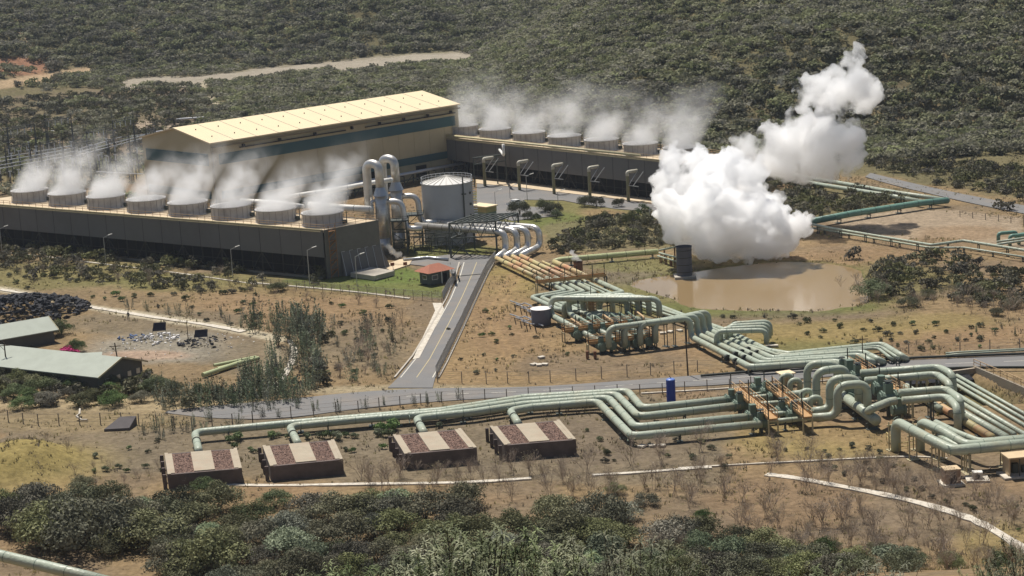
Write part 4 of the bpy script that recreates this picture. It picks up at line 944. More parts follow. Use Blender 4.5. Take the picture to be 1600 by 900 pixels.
for i in range(9):
    f = i / 8; p = U(893 + 100 * f, 516 - 13 * f); q = U(925 + 96 * f, 537 - 12 * f)
    one('branch_pipe', MB().tube(fillet([V3(p, .7), V3(p, 2.2), V3(p.lerp(q, .5), 2.2), V3(p.lerp(q, .5), .7), V3(q, .7)], .5), .2, 8), M_rail if i % 4 == 0 else M_fit, 'thin bent branch pipe between the two orange walkways of the upper station', 'pipe', 'branch pipes of the upper valve station', True)
# lower valve station
LR = math.atan2(*(U(1190, 661) - U(990, 681)).yx)
for i, (px, py) in enumerate(((1143, 624), (1156, 633), (1176, 650), (1189, 661), (1199, 613), (1210, 621), (1228, 637), (1241, 648), (1184, 607), (1222, 643))):
    valve(px, py, 1.4, LR, 'green valve block beside the orange walkways of the lower station', i, 1.25)
for i, (x0, y0, x1, y1) in enumerate(((1150, 624, 1240, 615), (1163, 633, 1250, 627), (1183, 650, 1262, 642), (1196, 660, 1264, 653), (1168, 617, 1205, 612), (1200, 642, 1232, 638))):
    pline('link_pipe', 'green link pipe passing under both lower orange walkways', [U(x0, y0, 1.4), U(x1, y1, 1.4)], .38 if i < 4 else .22, M_pipe, 1, 'link pipes under the lower walkways', 6)
# pipes to the rock-filled silencers
SP = [([(302, 716, 1.8), (310, 702, 1.6), (304, 676), (451, 662), (690, 642), (820, 621.5), (981, 611.5), (1004, 638.5), (1142, 624)], 'the first rock box on the left'),
      ([(458, 703, 1.8), (464, 690, 1.6), (452, 666.5), (560, 656), (690, 645.5), (820, 626.5), (963, 616.5), (998, 651.5), (1156, 633.5)], 'the second rock box'),
      ([(653, 688, 1.8), (661, 673, 1.6), (650, 653.5), (740, 644), (820, 632), (951, 622), (993, 668), (1175, 651)], 'the third rock box'),
      ([(800, 674, 1.8), (808, 659, 1.6), (797, 642), (830, 636.5), (934, 628), (987, 682), (1190, 662.5)], 'the fourth rock box, on the right')]
for i, (p, lb) in enumerate(SP):
    P_ = PP(p, 1.4)[1:]; d_ = (P_[0] - P_[1]); P_ = [P_[0] + d_.normalized() * 1.6] + P_; q = P_[0].lerp(P_[2], .55)
    pline('pipeline', 'long green pipe from the lower valve station to ' + lb, P_, .60, M_pipe, 1.7, 'pipes to the rock boxes', 11, collars=[(q, d_)])
# silencers
SB = [[(257, 709), (370, 700.6), (378, 732), (262, 742)], [(410, 697), (522, 687.4), (536, 718), (422, 729)], [(613.6, 680), (720, 670), (745, 700), (632, 710)], [(765, 666.6), (874, 656.6), (900, 687), (788, 696)]]
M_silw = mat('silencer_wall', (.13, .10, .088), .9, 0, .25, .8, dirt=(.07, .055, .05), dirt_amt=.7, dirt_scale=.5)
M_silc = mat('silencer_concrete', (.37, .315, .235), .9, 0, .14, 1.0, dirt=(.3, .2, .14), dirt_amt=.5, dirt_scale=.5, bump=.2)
for i, q in enumerate(SB):
    ht = 2.15; c = [U(x, y, ht) for x, y in q]; cen_ = sum(c, Vector()) / 4
    t = thing('rock_silencer', ['leftmost rock-filled concrete box, half behind bushes', 'second rock-filled concrete box from the left', 'third rock-filled concrete box from the left, small steam wisp', 'rightmost rock-filled concrete box, smoking at its corner'][i], 'silencer', V3(cen_, 0), 'rock filled concrete boxes')
    Bl, Br, Fr, Fl = c; dn = lambda v, z: Vector((v.x, v.y, z))
    def inn(u, v): return (Bl.lerp(Br, u)).lerp(Fl.lerp(Fr, u), v)
    wd_ = .04
    for (p0, p1, p2, p3) in (((0, 1 - wd_), (1, 1 - wd_), (1, 1), (0, 1)), ((0, 0), (1, 0), (1, wd_), (0, wd_)), ((0, wd_), (wd_, wd_), (wd_, 1 - wd_), (0, 1 - wd_)), ((1 - wd_, wd_), (1, wd_), (1, 1 - wd_), (1 - wd_, 1 - wd_))):
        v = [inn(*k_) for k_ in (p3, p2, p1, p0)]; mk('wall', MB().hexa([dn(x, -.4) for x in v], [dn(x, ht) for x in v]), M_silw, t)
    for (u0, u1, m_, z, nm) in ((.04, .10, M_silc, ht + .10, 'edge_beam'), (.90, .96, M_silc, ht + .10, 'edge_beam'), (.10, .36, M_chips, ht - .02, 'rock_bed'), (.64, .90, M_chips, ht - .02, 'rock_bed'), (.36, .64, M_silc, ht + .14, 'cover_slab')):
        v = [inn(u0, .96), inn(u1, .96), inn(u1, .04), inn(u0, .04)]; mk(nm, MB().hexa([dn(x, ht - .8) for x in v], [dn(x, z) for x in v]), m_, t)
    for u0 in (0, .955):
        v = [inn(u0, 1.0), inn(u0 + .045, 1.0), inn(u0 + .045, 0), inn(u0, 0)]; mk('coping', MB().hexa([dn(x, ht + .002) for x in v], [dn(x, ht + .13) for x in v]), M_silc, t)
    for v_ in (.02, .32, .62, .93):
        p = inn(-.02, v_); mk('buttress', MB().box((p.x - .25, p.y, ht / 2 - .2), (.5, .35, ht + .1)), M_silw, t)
    # loose rock on top
    rb = MB()
    for k_ in range(420):
        u_ = random.uniform(.11, .35) if k_ % 2 else random.uniform(.65, .89); p = inn(u_, random.uniform(.06, .94)); s_ = random.uniform(.05, .12)
        rb.add([(p.x + s_ * random.uniform(.6, 1) * x, p.y + s_ * random.uniform(.6, 1) * y, ht + s_ * z_) for x, y, z_ in ((-1, 0, -.2), (0, -1, -.2), (1, 0, -.2), (0, 1, -.2), (0, 0, .9))], [(0, 1, 4), (1, 2, 4), (2, 3, 4), (3, 0, 4)])
    mk('loose_rock', rb, M_chips, t)['kind'] = 'stuff'
# tall pipe loops of the lower station
def loop(label, start, riser, ztop, tc_, tail, r=.62, name='pipe_loop'):
    rr = U(riser[0], riser[1], 1.3); e = U(tc_[0], tc_[1], ztop)
    pts = [U(*start, 1.3), rr, V3(rr, ztop), e] + [(V3(e, z) if len(z_) == 1 else U(*z_)) for z_ in tail for z in [z_[0]]]
    return pline(name, label, pts, r, M_pipe, 1.7, 'tall pipe loops of the lower station')
loop('tall green pipe loop nearest the road', (1238, 617), (1262, 614), 5.9, (1308, 568), [(3.2,)])
loop('tall green pipe loop, second from the road', (1249, 629), (1276, 626), 5.9, (1322, 575), [(3.0,)])
loop('tall green pipe loop, third from the road', (1270, 643), (1297, 639), 5.9, (1341, 590), [(1.2,)])
loop('tall green pipe loop at the front, nearest the bare shrubs', (1262, 653), (1309, 650), 5.9, (1355, 599), [(1.2,)])
for i, (x0, y0) in enumerate(((1222, 612), (1235, 620), (1253, 637), (1266, 648))):
    g_ = U(x0, y0); one('stub_bend', MB().tube(fillet([V3(g_, .2), V3(g_, 2.6), V3(g_, 2.6) + Vector((math.cos(LR), math.sin(LR), 0)) * 1.6, V3(g_, 1.0) + Vector((math.cos(LR), math.sin(LR), 0)) * 1.6], .8), .45, 12), M_pipe, ['short green upturned bend by the cream shelter', 'short green upturned bend, second from the shelter', 'short green upturned bend, third from the shelter', 'short green upturned bend at the front of the walkways'][i], 'pipe', 'short upturned bends', True)
for i, (lb, p) in enumerate((('raised green pipe beside the road bending down by the culvert', [(1345, 583, 4.2), (1466, 574, 4.2), (1489, 585, 4.2), ('d', -.2)]), ('second raised green pipe bending down by the culvert', [(1352, 595, 4.0), (1464, 585, 4.0), (1485, 601, 4.0), ('d', .2)]),
                             ('third raised green pipe, in front of the culvert mouth', [(1405, 614, 4.0), (1478, 608, 4.0), (1501, 624, 4.0), ('d', .2)]), ('front raised green pipe bending down beside the tan pipes', [(1410, 626, 3.7), (1480, 620, 3.7), (1496, 637, 3.7), ('d', .2)]))):
    P_ = []
    for q in p: P_.append(V3(P_[-1], q[1]) if q[0] == 'd' else U(*q))
    pline('pipeline', lb, P_, .58, M_pipe, 1.6, 'raised pipes by the culvert', 9)
pline('header_pipe', 'fat green header pipe with a capped end in the lower station', [U(1311, 614, 1.6), U(1369, 657, 1.6)], .8, M_pipe, 1, None, 6)
e_ = U(1369, 657, 1.6); pline('link_pipe', 'green bend joining the capped header to the small orange walkway', [U(1356, 645, 1.6), U(1359, 640, 4.4 - 1), U(1388, 628, 3.2), U(1400, 626, 3.2)], .6, M_pipe, 1.6)
for i, (px, py, z, s) in enumerate(((1327, 600, 1.5, 1.5), (1341, 611, 1.5, 1.3), (1331, 622, 1.5, 1.4), (1344, 630, 1.5, 1.3), (1327, 583, 3.0, 1.5), (1340, 588, 3.0, 1.3), (1377, 606, 3.0, 1.5), (1388, 622, 2.6, 1.6), (1404, 640, 1.6, 1.2), (1316, 577, 3.0, 1.2))):
    valve(px, py, z, LR + (.9 if i < 4 else 0), 'large green valve block among the tall loops of the lower station', i, s)
for i, (px, py) in enumerate(((1330, 600), (1352, 612), (1370, 620), (1385, 640), (1398, 645), (1410, 655), (1423, 622), (1433, 628), (1448, 618), (1456, 640))):
    b = MB(); g_ = U(px, py); b.beam(V3(g_, 0), V3(g_, 3.6), .3); b.beam(V3(g_, 3.4), V3(g_, 3.4) + Vector((1.6, .2, 0)), .22); b.beam(V3(g_ + Vector((1.6, .2, 0)), 0), V3(g_ + Vector((1.6, .2, 0)), 3.6), .3)
    one('pipe_stand', b, M_sup if i % 2 else M_steel, ('tan' if i % 2 else 'dark') + ' steel stand under the raised pipes of the lower station', 'pipe stand', 'stands of the lower station')
# big pipes at lower right on tan legs
QL = [('thick green pipe at the right, foremost, bending up out of a low rail', [(1400, 704, 'r', 4.3), (1452, 686, 3.9), (1489, 704, 3.4), (1640, 690, 3.4)], .72), ('thick green pipe at the right, second from the front', [(1438, 704, 'r', 4.3), (1470, 672, 4.2), (1511, 696, 3.4), (1640, 684, 3.4)], .66),
      ('slim green pipe behind the two thick right-hand pipes', [(1462, 660, 3.4), (1495, 676, 3.4), (1531, 690, 3.2), (1640, 680, 3.2)], .45), ('slim green pipe squeezed between the right-hand pipes', [(1460, 675, 3.4), (1478, 688, 3.4), (1500, 699, 3.0), (1560, 694, 3.0), (1640, 687, 3.0)], .42)]
for lb, p, r in QL:
    P_ = []
    for q in p:
        if 'r' in q: g_ = U(q[0], q[1]); P_ += [V3(g_, .0), V3(g_, q[3])]
        else: P_.append(U(*q))
    pline('pipeline', lb, P_, r, M_pipe, 1.6, 'pipes on tan legs at the right', 5.5, M_sup)
one('low_fence', (lambda b: (railing(b, [U(1385, 688), U(1405, 706), U(1432, 700)], 0, 1.2, 1.5, .06), b)[1])(MB()), mat('rail_yellow', (.55, .45, .2), .7), 'low yellow railing round the foot of the foremost thick pipe', 'railing')
# culvert
CR = [((1495, 602), (1640, 688), .30), ((1505, 600), (1640, 678), .30), ((1515, 598), (1640, 669), .30), ((1500, 620), (1640, 702), .40), ((1500, 629), (1585, 679), .40), ((1474, 628), (1572, 684), .62), ((1458, 628), (1550, 684), .62), ((1416, 604), (1470, 640), .58)]
CN = ['third thin pipe from the culvert wall', 'second thin pipe from the culvert wall', 'thin pipe nearest the culvert wing wall', 'slim pipe in the middle of the cutting', 'slim pipe beside the two thick ones', 'thick green pipe in the cutting', 'thick yellowed pipe in the cutting, nearest the raised pipes', 'short thick pipe vanishing under the small orange walkway']
for i, (p, q, r) in enumerate(CR):
    a_, c_ = U(*p, .1 if i < 6 else .5), U(*q, .1 if i < 5 else .6); b_2 = a_ - (c_ - a_).normalized() * (5 if i < 7 else 0)
    pline('pipeline', CN[i], [b_2, a_, c_], r, M_pipey if i == 6 else M_pipe, 1, 'pipes in the culvert cutting', 9)
one('culvert_mouth', MB().hexa([U(1418, 600, -1.8), U(1522, 592, -1.8), U(1522, 592, -1.8) + Vector((0, 4.5, 0)), U(1418, 600, -1.8) + Vector((0, 4.5, 0))], [V3(U(1418, 600), -.1), V3(U(1522, 592), -.1), V3(U(1522, 592) + Vector((0, 4.5, 0)), -.1), V3(U(1418, 600) + Vector((0, 4.5, 0)), -.1)]), M_dark, 'dark culvert opening under the road where the pipes come out', 'culvert')
b = MB(); p0, p1 = U(1520, 580), U(1650, 636)
wv = (p1 - p0).normalized(); wn = Vector((-wv.y, wv.x, 0)) * .4
b.hexa([V3(p0, -2.4), V3(p1, -2.4), V3(p1 + wn, -2.4), V3(p0 + wn, -2.4)], [V3(p0, .9), V3(p1, .9), V3(p1 + wn, .9), V3(p0 + wn, .9)])
t = thing('wing_wall', 'pale concrete wing wall with a tan handrail beside the culvert', 'wall', V3(p0, 0)); mk('wall', b, M_silc, t); b = MB(); railing(b, [p0 + wn * .5, p1 + wn * .5], .9, 1.1, 2, .06); mk('railing', b, M_rail, t)
one('headwall', MB().beam(U(1410, 596, -.2), U(1525, 580, .1), .5, 1.2), M_silc, 'low concrete headwall over the culvert mouth', 'wall')
# black pipe along the road
bp_ = chaik([U(*p, .35) for p in ((1095, 587), (1180, 580), (1264, 571), (1330, 565), (1420, 559), (1500, 556), (1640, 551))]); one('black_pipe', MB().tube(bp_, .22, 8), M_collar, 'long thin black pipe along the far edge of the road', 'pipe', smooth=True)
one('black_pipe', MB().tube([U(*p, .5) for p in ((1380, 579), (1450, 576), (1520, 574), (1640, 574))], .22, 8), M_collar, 'short black pipe on the near edge of the road above the culvert', 'pipe', smooth=True)
for i, y in enumerate((548, 551.5)): one('thin_pipe', MB().tube([U(*p, .6) for p in ((1478, 555 - i * 3), (1500, 553 - i * 3), (1640, 545 - i * 3 + i))], .16, 8), M_pipe, ['thin green pipe beyond the road at the right edge, lower', 'thin green pipe beyond the road at the right edge, upper'][i], 'pipe', smooth=True)
# pipes east of the pond
pline('pipeline', 'big dark green pipe slanting down left towards the steam cloud', [U(1481, 313, 1.5), U(1440, 317, 1.5), U(1330, 334, 1.5), U(1262, 347, 1.5)], .75, mat('pipe_deep', (.13, .24, .19), .42), 1.5, None, 9)
pline('pipeline', 'pale green pipe behind the steam, upper of the pair reaching the sharp corner', [U(1180, 265, 1.5), U(1300, 284, 1.5), U(1400, 301, 1.5), U(1482, 313, 1.5)], .55, M_pipe, 1.5, None, 12)
pline('pipeline', 'pale green pipe behind the steam, lower of the pair', [U(1180, 270, 1.3), U(1290, 290, 1.3), U(1380, 304, 1.3), U(1440, 315, 1.3)], .55, M_pipe, 1.5, None, 12)
pline('pipeline', 'slim green pipe on posts running right from the pond, upper', [U(1262, 349, 1.7), U(1300, 357, 1.7), U(1456, 383, 1.7), U(1505, 376, 1.7), U(1600, 391, 1.7), U(1660, 402, 1.7)], .3, M_pipe, 1, None, 8)
pline('pipeline', 'slim green pipe on posts running right from the pond, lower', [U(1270, 356, .9), U(1452, 387, .9), U(1507, 387, .9), U(1660, 411, .9)], .22, M_pipe, 1, None, 8)
for i, (x, y) in enumerate(((1560, 379), (1578, 383), (1592, 381))):
    g_ = U(x, y); one('pipe_bend', MB().tube(fillet([V3(g_, 0), V3(g_, 2), V3(g_, 2) + Vector((4, .5, 0)), V3(g_, .5) + Vector((4, .5, 0))], .7), .4, 10), mat('pipe_deep', (0, 0, 0)), ['dark green pipe arch at the right edge, left one', 'dark green pipe arch at the right edge, middle one', 'dark green pipe arch at the right edge, last one'][i], 'pipe', None, True)
for i, y in enumerate((372, 376)): pline('pipeline', ['thin upper pipe meeting the arches at the right edge', 'thin lower pipe meeting the arches at the right edge'][i], [U(1558, y + 6, 1.5), U(1600, y, 1.5), U(1660, y - 8, 1.5)], .25, M_pipe, 1)
for i, (x, y, x2, y2) in enumerate(((1030, 391, 1064, 384), (1030, 395, 1064, 404), (1028, 400, 1062, 410))):
    pline('thin_pipe', ['thin green pipe joining the dark stack, top', 'thin green pipe joining the dark stack, middle', 'thin green pipe joining the dark stack, bottom'][i], [U(x, y, 2.2 - i * .5), U(x2, y2, 3.4 - i * 1.0)], .2, M_pipe, 1, None, 2.5, mat('rusty', (.2, .1, .06), .9))
# steam stacks
sg = U(1070, 433, -.4); t = thing('steam_stack', 'dark grey cylindrical stack standing in the pond under the great white cloud', 'stack', sg)
mk('shell', MB().cyl((0, 0, -.5), (0, 0, 6.4), 1.6, n=28, caps=False).cyl((0, 0, 6.3), (0, 0, 6.5), 1.7, n=28, caps=False), M_stack, t, True, True); mk('inner', MB().cyl((0, 0, 0), (0, 0, 5.8), 1.5, n=20), M_dark, t, True)
mk('footing', MB().box((0, 0, .1), (4.4, 4.2, .7)), M_conc, t, True); b = MB()
for k in range(4): b.cyl((0, 0, 1.2 + k * 1.5), (0, 0, 1.32 + k * 1.5), 1.66, n=28)
mk('band', b, M_collar, t, True)['kind'] = 'stuff'
t = thing('steam_stack', 'small rusty stack beside the yellow bundle, puffing a little steam', 'stack', U(904, 428)); mk('shell', MB().cyl((0, 0, 0), (0, 0, 2.6), .95, n=18, caps=False).cyl((0, 0, 2.4), (0, 0, 2.6), 1.02, n=18, caps=False), mat('rusty', (.2, .1, .06), .9), t, True, True); mk('inner', MB().cyl((0, 0, 0), (0, 0, 2.2), .85, n=12), M_dark, t, True)
# small grey tank
t = thing('small_tank', 'small dark grey round tank with a pale lid left of the arched pipes', 'tank', U(846, 506)); mk('shell', MB().cyl((0, 0, 0), (0, 0, 3.0), 1.85, n=32), mat('tank_dark', (.13, .13, .16), .5), t, True); mk('lid', MB().cyl((0, 0, 3.0), (0, 0, 3.3), 1.95, .2, n=32), mat('tank_lid', (.72, .68, .66), .6), t, True); mk('nozzle', MB().cyl((1.6, 0, 3.0), (2.2, 0, 3.3), .2, n=8), M_galv, t, True)
for i in range(7):
    x, y = 797 + (i % 4) * 9, 470 + i * 5.2; one('small_pipework', MB().tube(fillet([U(x, y, .4), U(x + 18, y + 6, .4), U(x + 22, y + 3, .4), U(x + 34, y + 8, .4)], .4), .12, 6).tube([U(x + 6, y + 2, .3), U(x + 6, y + 2, 1.6)], .1, 6).tube([U(x + 20, y + 5, .3), U(x + 20, y + 5, 1.4)], .12, 6), M_galv, 'low thin metal pipework beside the small grey tank', 'pipework', 'thin pipework beside the small tank')
# blue tank
t = thing('blue_tank', 'upright dark blue cylindrical tank beside the road fence', 'tank', U(1049, 628)); mk('shell', MB().cyl((0, 0, 0), (0, 0, 3.6), .72, n=24), M_blue, t, True, False); mk('dome', MB().dome((0, 0, 3.6), .72, .25, 24, 4), mat('blue_top', (.12, .2, .5), .4), t, True); mk('pipe', MB().tube([(.2, 0, 3.7), (-.2, 0, 4.3)], .06, 6), M_collar, t, True)
# shelter, units at the lower right
def boxhouse(name, label, cat, px, py, w_, d_, h, mw, mr, rz=.35, roof_o=.15, extra=None):
    t = thing(name, label, cat, U(px, py), None, rz); mk('wall', MB().box((0, 0, h / 2), (w_, d_, h)), mw, t, True); mk('roof', MB().box((0, 0, h + .08), (w_ + roof_o * 2, d_ + roof_o * 2, .16)), mr, t, True)
    if extra: extra(t)
    return t
boxhouse('shelter', 'small cream box shelter with a pale flat roof behind the orange walkways', 'shelter', 1228, 601, 1.5, 1.3, 1.9, M_shed, M_roof, .3, .5)
M_box = mat('box_brown', (.33, .22, .15), .8)
boxhouse('control_cabinet', 'tan metal cabinet on a pale pad at the lower right', 'cabinet', 1486, 755, 2.1, 1.8, 2.0, M_box, M_shed, .1, .05, lambda t: (mk('pad', MB().box((0, 0, .02), (3.0, 2.8, .3)), M_concw, t, True), mk('door', MB().box((0, -.93, 1.05), (.9, .04, 1.6)), M_silw, t, True)))
boxhouse('air_unit', 'small grey cooling unit on a square pad, between cabinet and shed', 'air unit', 1527, 749, 1.3, 1.0, .95, M_galv, M_white, -.1, .02, lambda t: (mk('pad', MB().box((0, 0, .02), (3.0, 2.4, .3)), M_concw, t, True), mk('fan', MB().cyl((0, -.51, .5), (0, -.54, .5), .32, n=14), M_dark, t, True)))
t = thing('open_shed', 'open fronted cream shed cut by the right edge of the photo', 'shed', U(1588, 742), None, .12)
mk('back_wall', MB().box((1.2, 1.5, 1.3), (5, .15, 2.6)), M_shed, t, True); mk('side_wall', MB().box((-1.25, .3, 1.3), (.15, 2.4, 2.6)), M_shed, t, True); mk('roof', MB().box((1.2, .2, 2.75), (5.6, 3.2, .18)), M_shed, t, True); mk('floor', MB().box((.8, 0, .05), (6, 3.2, .25)), M_concw, t, True); mk('equipment', MB().box((0, .5, .8), (.8, .6, 1.4)).box((1.3, .5, .6), (.7, .6, 1.0)), M_steel, t, True); mk('post', MB().beam((0, -1.2, 0), (0, -1.2, 2.7), .1), M_steel, t, True)
# loose slabs, vents
for i, (x, y) in enumerate(((1036, 521), (1047, 519), (1062, 517), (1206, 541), (1003, 698), (1018, 697), (1034, 697), (834, 570), (842, 571), (851, 570), (846, 559))):
    g_ = U(x, y); one('flat_slab', MB().box((g_.x, g_.y, .1), (1.1 if i != 3 else 2.2, .9, .3), i), M_concw, ('small pale concrete pad in the soil beside the upper loops' if i < 4 else 'small pale slab lying on the soil by the pipes to the rock boxes' if i < 7 else 'pale broken slab on the brown slope above the road'), 'slab', 'pale slabs lying on the soil')
for i, (x, y) in enumerate(((918, 560), (930, 560))): one('vent_stub', MB().cyl(U(x, y), U(x, y) + Vector((0, 0, 1.3)), .28, n=10), mat('rusty', (.2, .1, .06), .9), ['small rusty vent stub at the foot of the arches, left', 'small rusty vent stub at the foot of the arches, right'][i], 'vent')
# poles
def pole(name, label, px, py, top, lean=0, r=.14, cat='pole', arms=0):
    g_ = U(px, py); h = (py - top) / (F / (g_ - Vector((0, 0, H))).length); t = thing(name, label, cat, g_)
    mk('shaft', MB().cyl((0, 0, -.3), (lean, 0, h), r, r * .7, 8), M_wood, t, True)
    if arms: mk('crossarm', MB().beam((lean - 1.0, 0, h - .6), (lean + 1.0, 0, h - .6), .12), M_wood, t, True); mk('brace', MB().beam((lean - .8, 0, h - .6), (lean, 0, h - 1.5), .06), M_wood, t, True)
    return t
pole('wooden_pole', 'tall wooden pole beside the road in front of the high arches', 1075, 586, 500, -.2)
pole('wooden_pole', 'dark wooden pole before the long green roof', 189, 592, 535, -.5, .15, arms=1); pole('wooden_pole', 'braced wooden pole at the left edge before the green roof', 12, 588, 535, 0, .15, arms=1)
pole('wooden_pole', 'thin pole with a cross piece beyond the road above the right-hand loops', 1348, 566, 524, 0, .1, arms=1); pole('wooden_pole', 'thin pole amid the litter of the camp yard', 294, 530, 500, 0, .08)
pole('pylon', 'thin power pylon on the right-hand hillside, left one', 1364, 213, 196, 0, .2, 'pylon', 1); pole('pylon', 'thin power pylon on the right-hand hillside, right one', 1405, 192, 176, 0, .22, 'pylon', 1)
def lamp(px, py, top, label, cat='lamp'):
    g_ = U(px, py); h = (py - top) / (F / (g_ - Vector((0, 0, H))).length); t = thing('street_lamp', label, 'street lamp', g_); mk('pole', MB().cyl((0, 0, 0), (0, 0, h), .1, .07, 8), M_galv, t, True); mk('arm', MB().beam((0, 0, h - .05), (1.3, .3, h + .45), .08), M_galv, t, True); mk('head', MB().beam((1.0, .2, h + .4), (2.0, .4, h + .65), .28, .14), M_white, t, True)
for x, y, tp, lb in ((4, 400, 358, 'leftmost'), (166, 416, 371, 'second from the left'), (364, 434, 389, 'third from the left'), (484, 445, 390, 'fourth from the left, near the corner'), (558, 446, 400, 'on the lawn by the slab')): lamp(x, y, tp, 'thin street lamp before the front cooling tower, ' + lb)
for x, y, tp, lb in ((824, 314, 275, 'nearest the riser pipes'), (797, 310, 292, 'near the pickup truck'), (872, 318, 300, 'beside the first round tree'), (774, 320, 300, 'just right of the shed'), (1016, 348, 326, 'at the edge of the cloud')): lamp(x, y, tp, 'thin lamp post on the rear yard, ' + lb)
for i, (x, y) in enumerate(((613, 413), (633, 412))): one('sign_board', MB().beam(U(x, y), U(x, y, 1.3), .1).box(tuple(U(x, y, 1.4)), (.9, .1, .7), .4), mat('sign_red', (.35, .10, .06), .8), ['small red board at the corner of the front tower', 'small red board left of the guard house road'][i], 'sign')
# ============================================================ fences
def fence(label, pts, h=1.8, step=3.0, mesh=True, m=M_fence, pr=.07, braces=(), wires=3):
    p = dens([U(*q) for q in pts], step)[:99]; t = thing('fence', label, 'fence', p[0])
    for q in p: mk('post', MB().beam(V3(q, -.3), V3(q, h * random.uniform(.92, 1.06)), pr * 2), m, t)
    b = MB()
    for a_, c_ in zip(p, p[1:]):
        for k in range(wires): z = h * (.25 + .7 * k / max(1, wires - 1)); b.beam(V3(a_, z), V3(c_, z), .025)
        if mesh:
            for k in range(10):
                u, v = a_.lerp(c_, k / 10), a_.lerp(c_, (k + 1) / 10); b.beam(V3(u, .1), V3(v, h * .95), .022); b.beam(V3(u, h * .95), V3(v, .1), .022)
    mk('wire', b, M_galv if mesh else m, t)
    return t
fence('tall pale wire mesh fence on the right edge of the access road', [(682, 590), (694, 566), (722, 510), (746, 458), (762, 425), (774, 408)], 2.3, 1.9, True, M_galv, .05)
fence('dark mesh fence turning round the guard house lawn', [(692, 470), (701, 452), (713, 437)], 2.0, 1.5, True, M_fence, .05)
fence('wire fence along the lower edge of the lawn', [(398, 447), (450, 451), (560, 460), (690, 471)], 1.9, 2.2, True, M_fence, .05)
fence('thin post fence along the upper edge of the main road', [(684, 597), (760, 599), (860, 596), (980, 588), (1090, 580), (1150, 583)], 2.0, 3.4, False)
fence('post and wire fence along the lower edge of the main road', [(395, 660), (455, 652), (560, 642), (690, 628), (860, 621), (1000, 617), (1140, 608), (1240, 602), (1330, 594)], 1.8, 3.2, False)
fence('broken post fence in front of the camp at the left', [(-10, 655), (60, 664), (190, 662), (300, 668), (395, 660)], 1.8, 3.0, False)
fence('thin post fence beyond the road at the right', [(1330, 560), (1420, 552), (1500, 548), (1640, 540)], 1.6, 5, False)
fence('row of thin posts beside the far right road', [(1500, 338), (1560, 345), (1640, 356)], 1.4, 3.2, False)
fence('fence of small posts across the valley track far behind', [(330, 136), (400, 130), (480, 124)], 1.8, 6, False) if False else None
# ============================================================ camp at the left
def gable_house(label, q, hw, hr, mroof=M_groof, group=None):
    """q: four ground corners in order: front-left, front-right, back-right, back-left; ridge runs left-right"""
    t = thing('camp_building', label, 'building', V3(q[0], 0)); a_, b2, c_, d_ = [Vector(x) for x in q]
    m0, m1 = a_.lerp(d_, .5), b2.lerp(c_, .5)
    w_ = MB().add([V3(a_, -.3), V3(b2, -.3), V3(c_, -.3), V3(d_, -.3), V3(a_, hw), V3(b2, hw), V3(c_, hw), V3(d_, hw), V3(m0, hr - .1), V3(m1, hr - .1)], [(0, 1, 5, 4), (2, 3, 7, 6), (1, 2, 6, 9, 5), (3, 0, 4, 8, 7)])
    mk('wall', w_, M_wallg, t)
    u = (b2 - a_).normalized() * .8; v = (d_ - a_).normalized() * .7; s = (hr - hw) / ((d_ - a_).length / 2) * .7
    for (p0, p1, r0, r1, sg_) in ((a_, b2, m0, m1, -1), (d_, c_, m0, m1, 1)):
        lo = [V3(p0 - u + v * sg_, hw - s), V3(p1 + u + v * sg_, hw - s), V3(r1 + u, hr), V3(r0 - u, hr)]; mk('roof', MB().hexa([x + Vector((0, 0, 0)) for x in lo], [x + Vector((0, 0, .16)) for x in lo]), mroof, t)
    e = (c_ - b2)
    for f in (.15, .4, .65, .85):
        p = b2 + e * f + (b2 - a_).normalized() * .04; w2_ = mk('window', MB().beam(V3(p, 1.3), V3(p + e.normalized() * .9, 1.3), .08, .9), M_galv, t)
    mk('fascia', MB().beam(V3(b2 + u - v, hw - s + .1), V3(m1 + u, hr + .1), .1, .3).beam(V3(m1 + u, hr + .1), V3(c_ + u + v, hw - s + .1), .1, .3), M_sup, t)
    return t
r1_, r2_ = U(-60, 533, 4.6), U(186, 559, 4.6); rd = (r2_ - r1_); rd.z = 0; rn = Vector((rd.y, -rd.x, 0)).normalized()
gable_house('long low camp building with a pale green roof, behind the dark bushes', [V3(r1_ + rn * 5.5, 0), V3(r2_ + rn * 5.5, 0), V3(r2_ - rn * 5.5, 0), V3(r1_ - rn * 5.5, 0)], 2.7, 4.6)
r1_, r2_ = U(-60, 518, 4.2), U(69, 496, 4.2); rd = (r2_ - r1_); rd.z = 0; rn = Vector((rd.y, -rd.x, 0)).normalized()
gable_house('smaller camp building with a green roof beside the black rubble heap', [V3(r1_ + rn * 4.5, 0), V3(r2_ + rn * 4.5, 0), V3(r2_ - rn * 4, 0), V3(r1_ - rn * 4, 0)], 2.6, 4.2)
p_ = U(138, 552, 3.4); one('porch_roof', MB().add([p_ + Vector((-2.5, 0, 0)), p_ + Vector((2.5, 0, 0)), p_ + Vector((2.8, -3, -.9)), p_ + Vector((-2.8, -3, -.9)), p_ + Vector((-2.5, 0, .12)), p_ + Vector((2.5, 0, .12)), p_ + Vector((2.8, -3, -.78)), p_ + Vector((-2.8, -3, -.78))], [(0, 1, 2, 3), (7, 6, 5, 4), (0, 4, 5, 1), (1, 5, 6, 2), (2, 6, 7, 3), (3, 7, 4, 0)]), M_groof, 'small green porch roof sticking up behind the long camp building', 'roof')
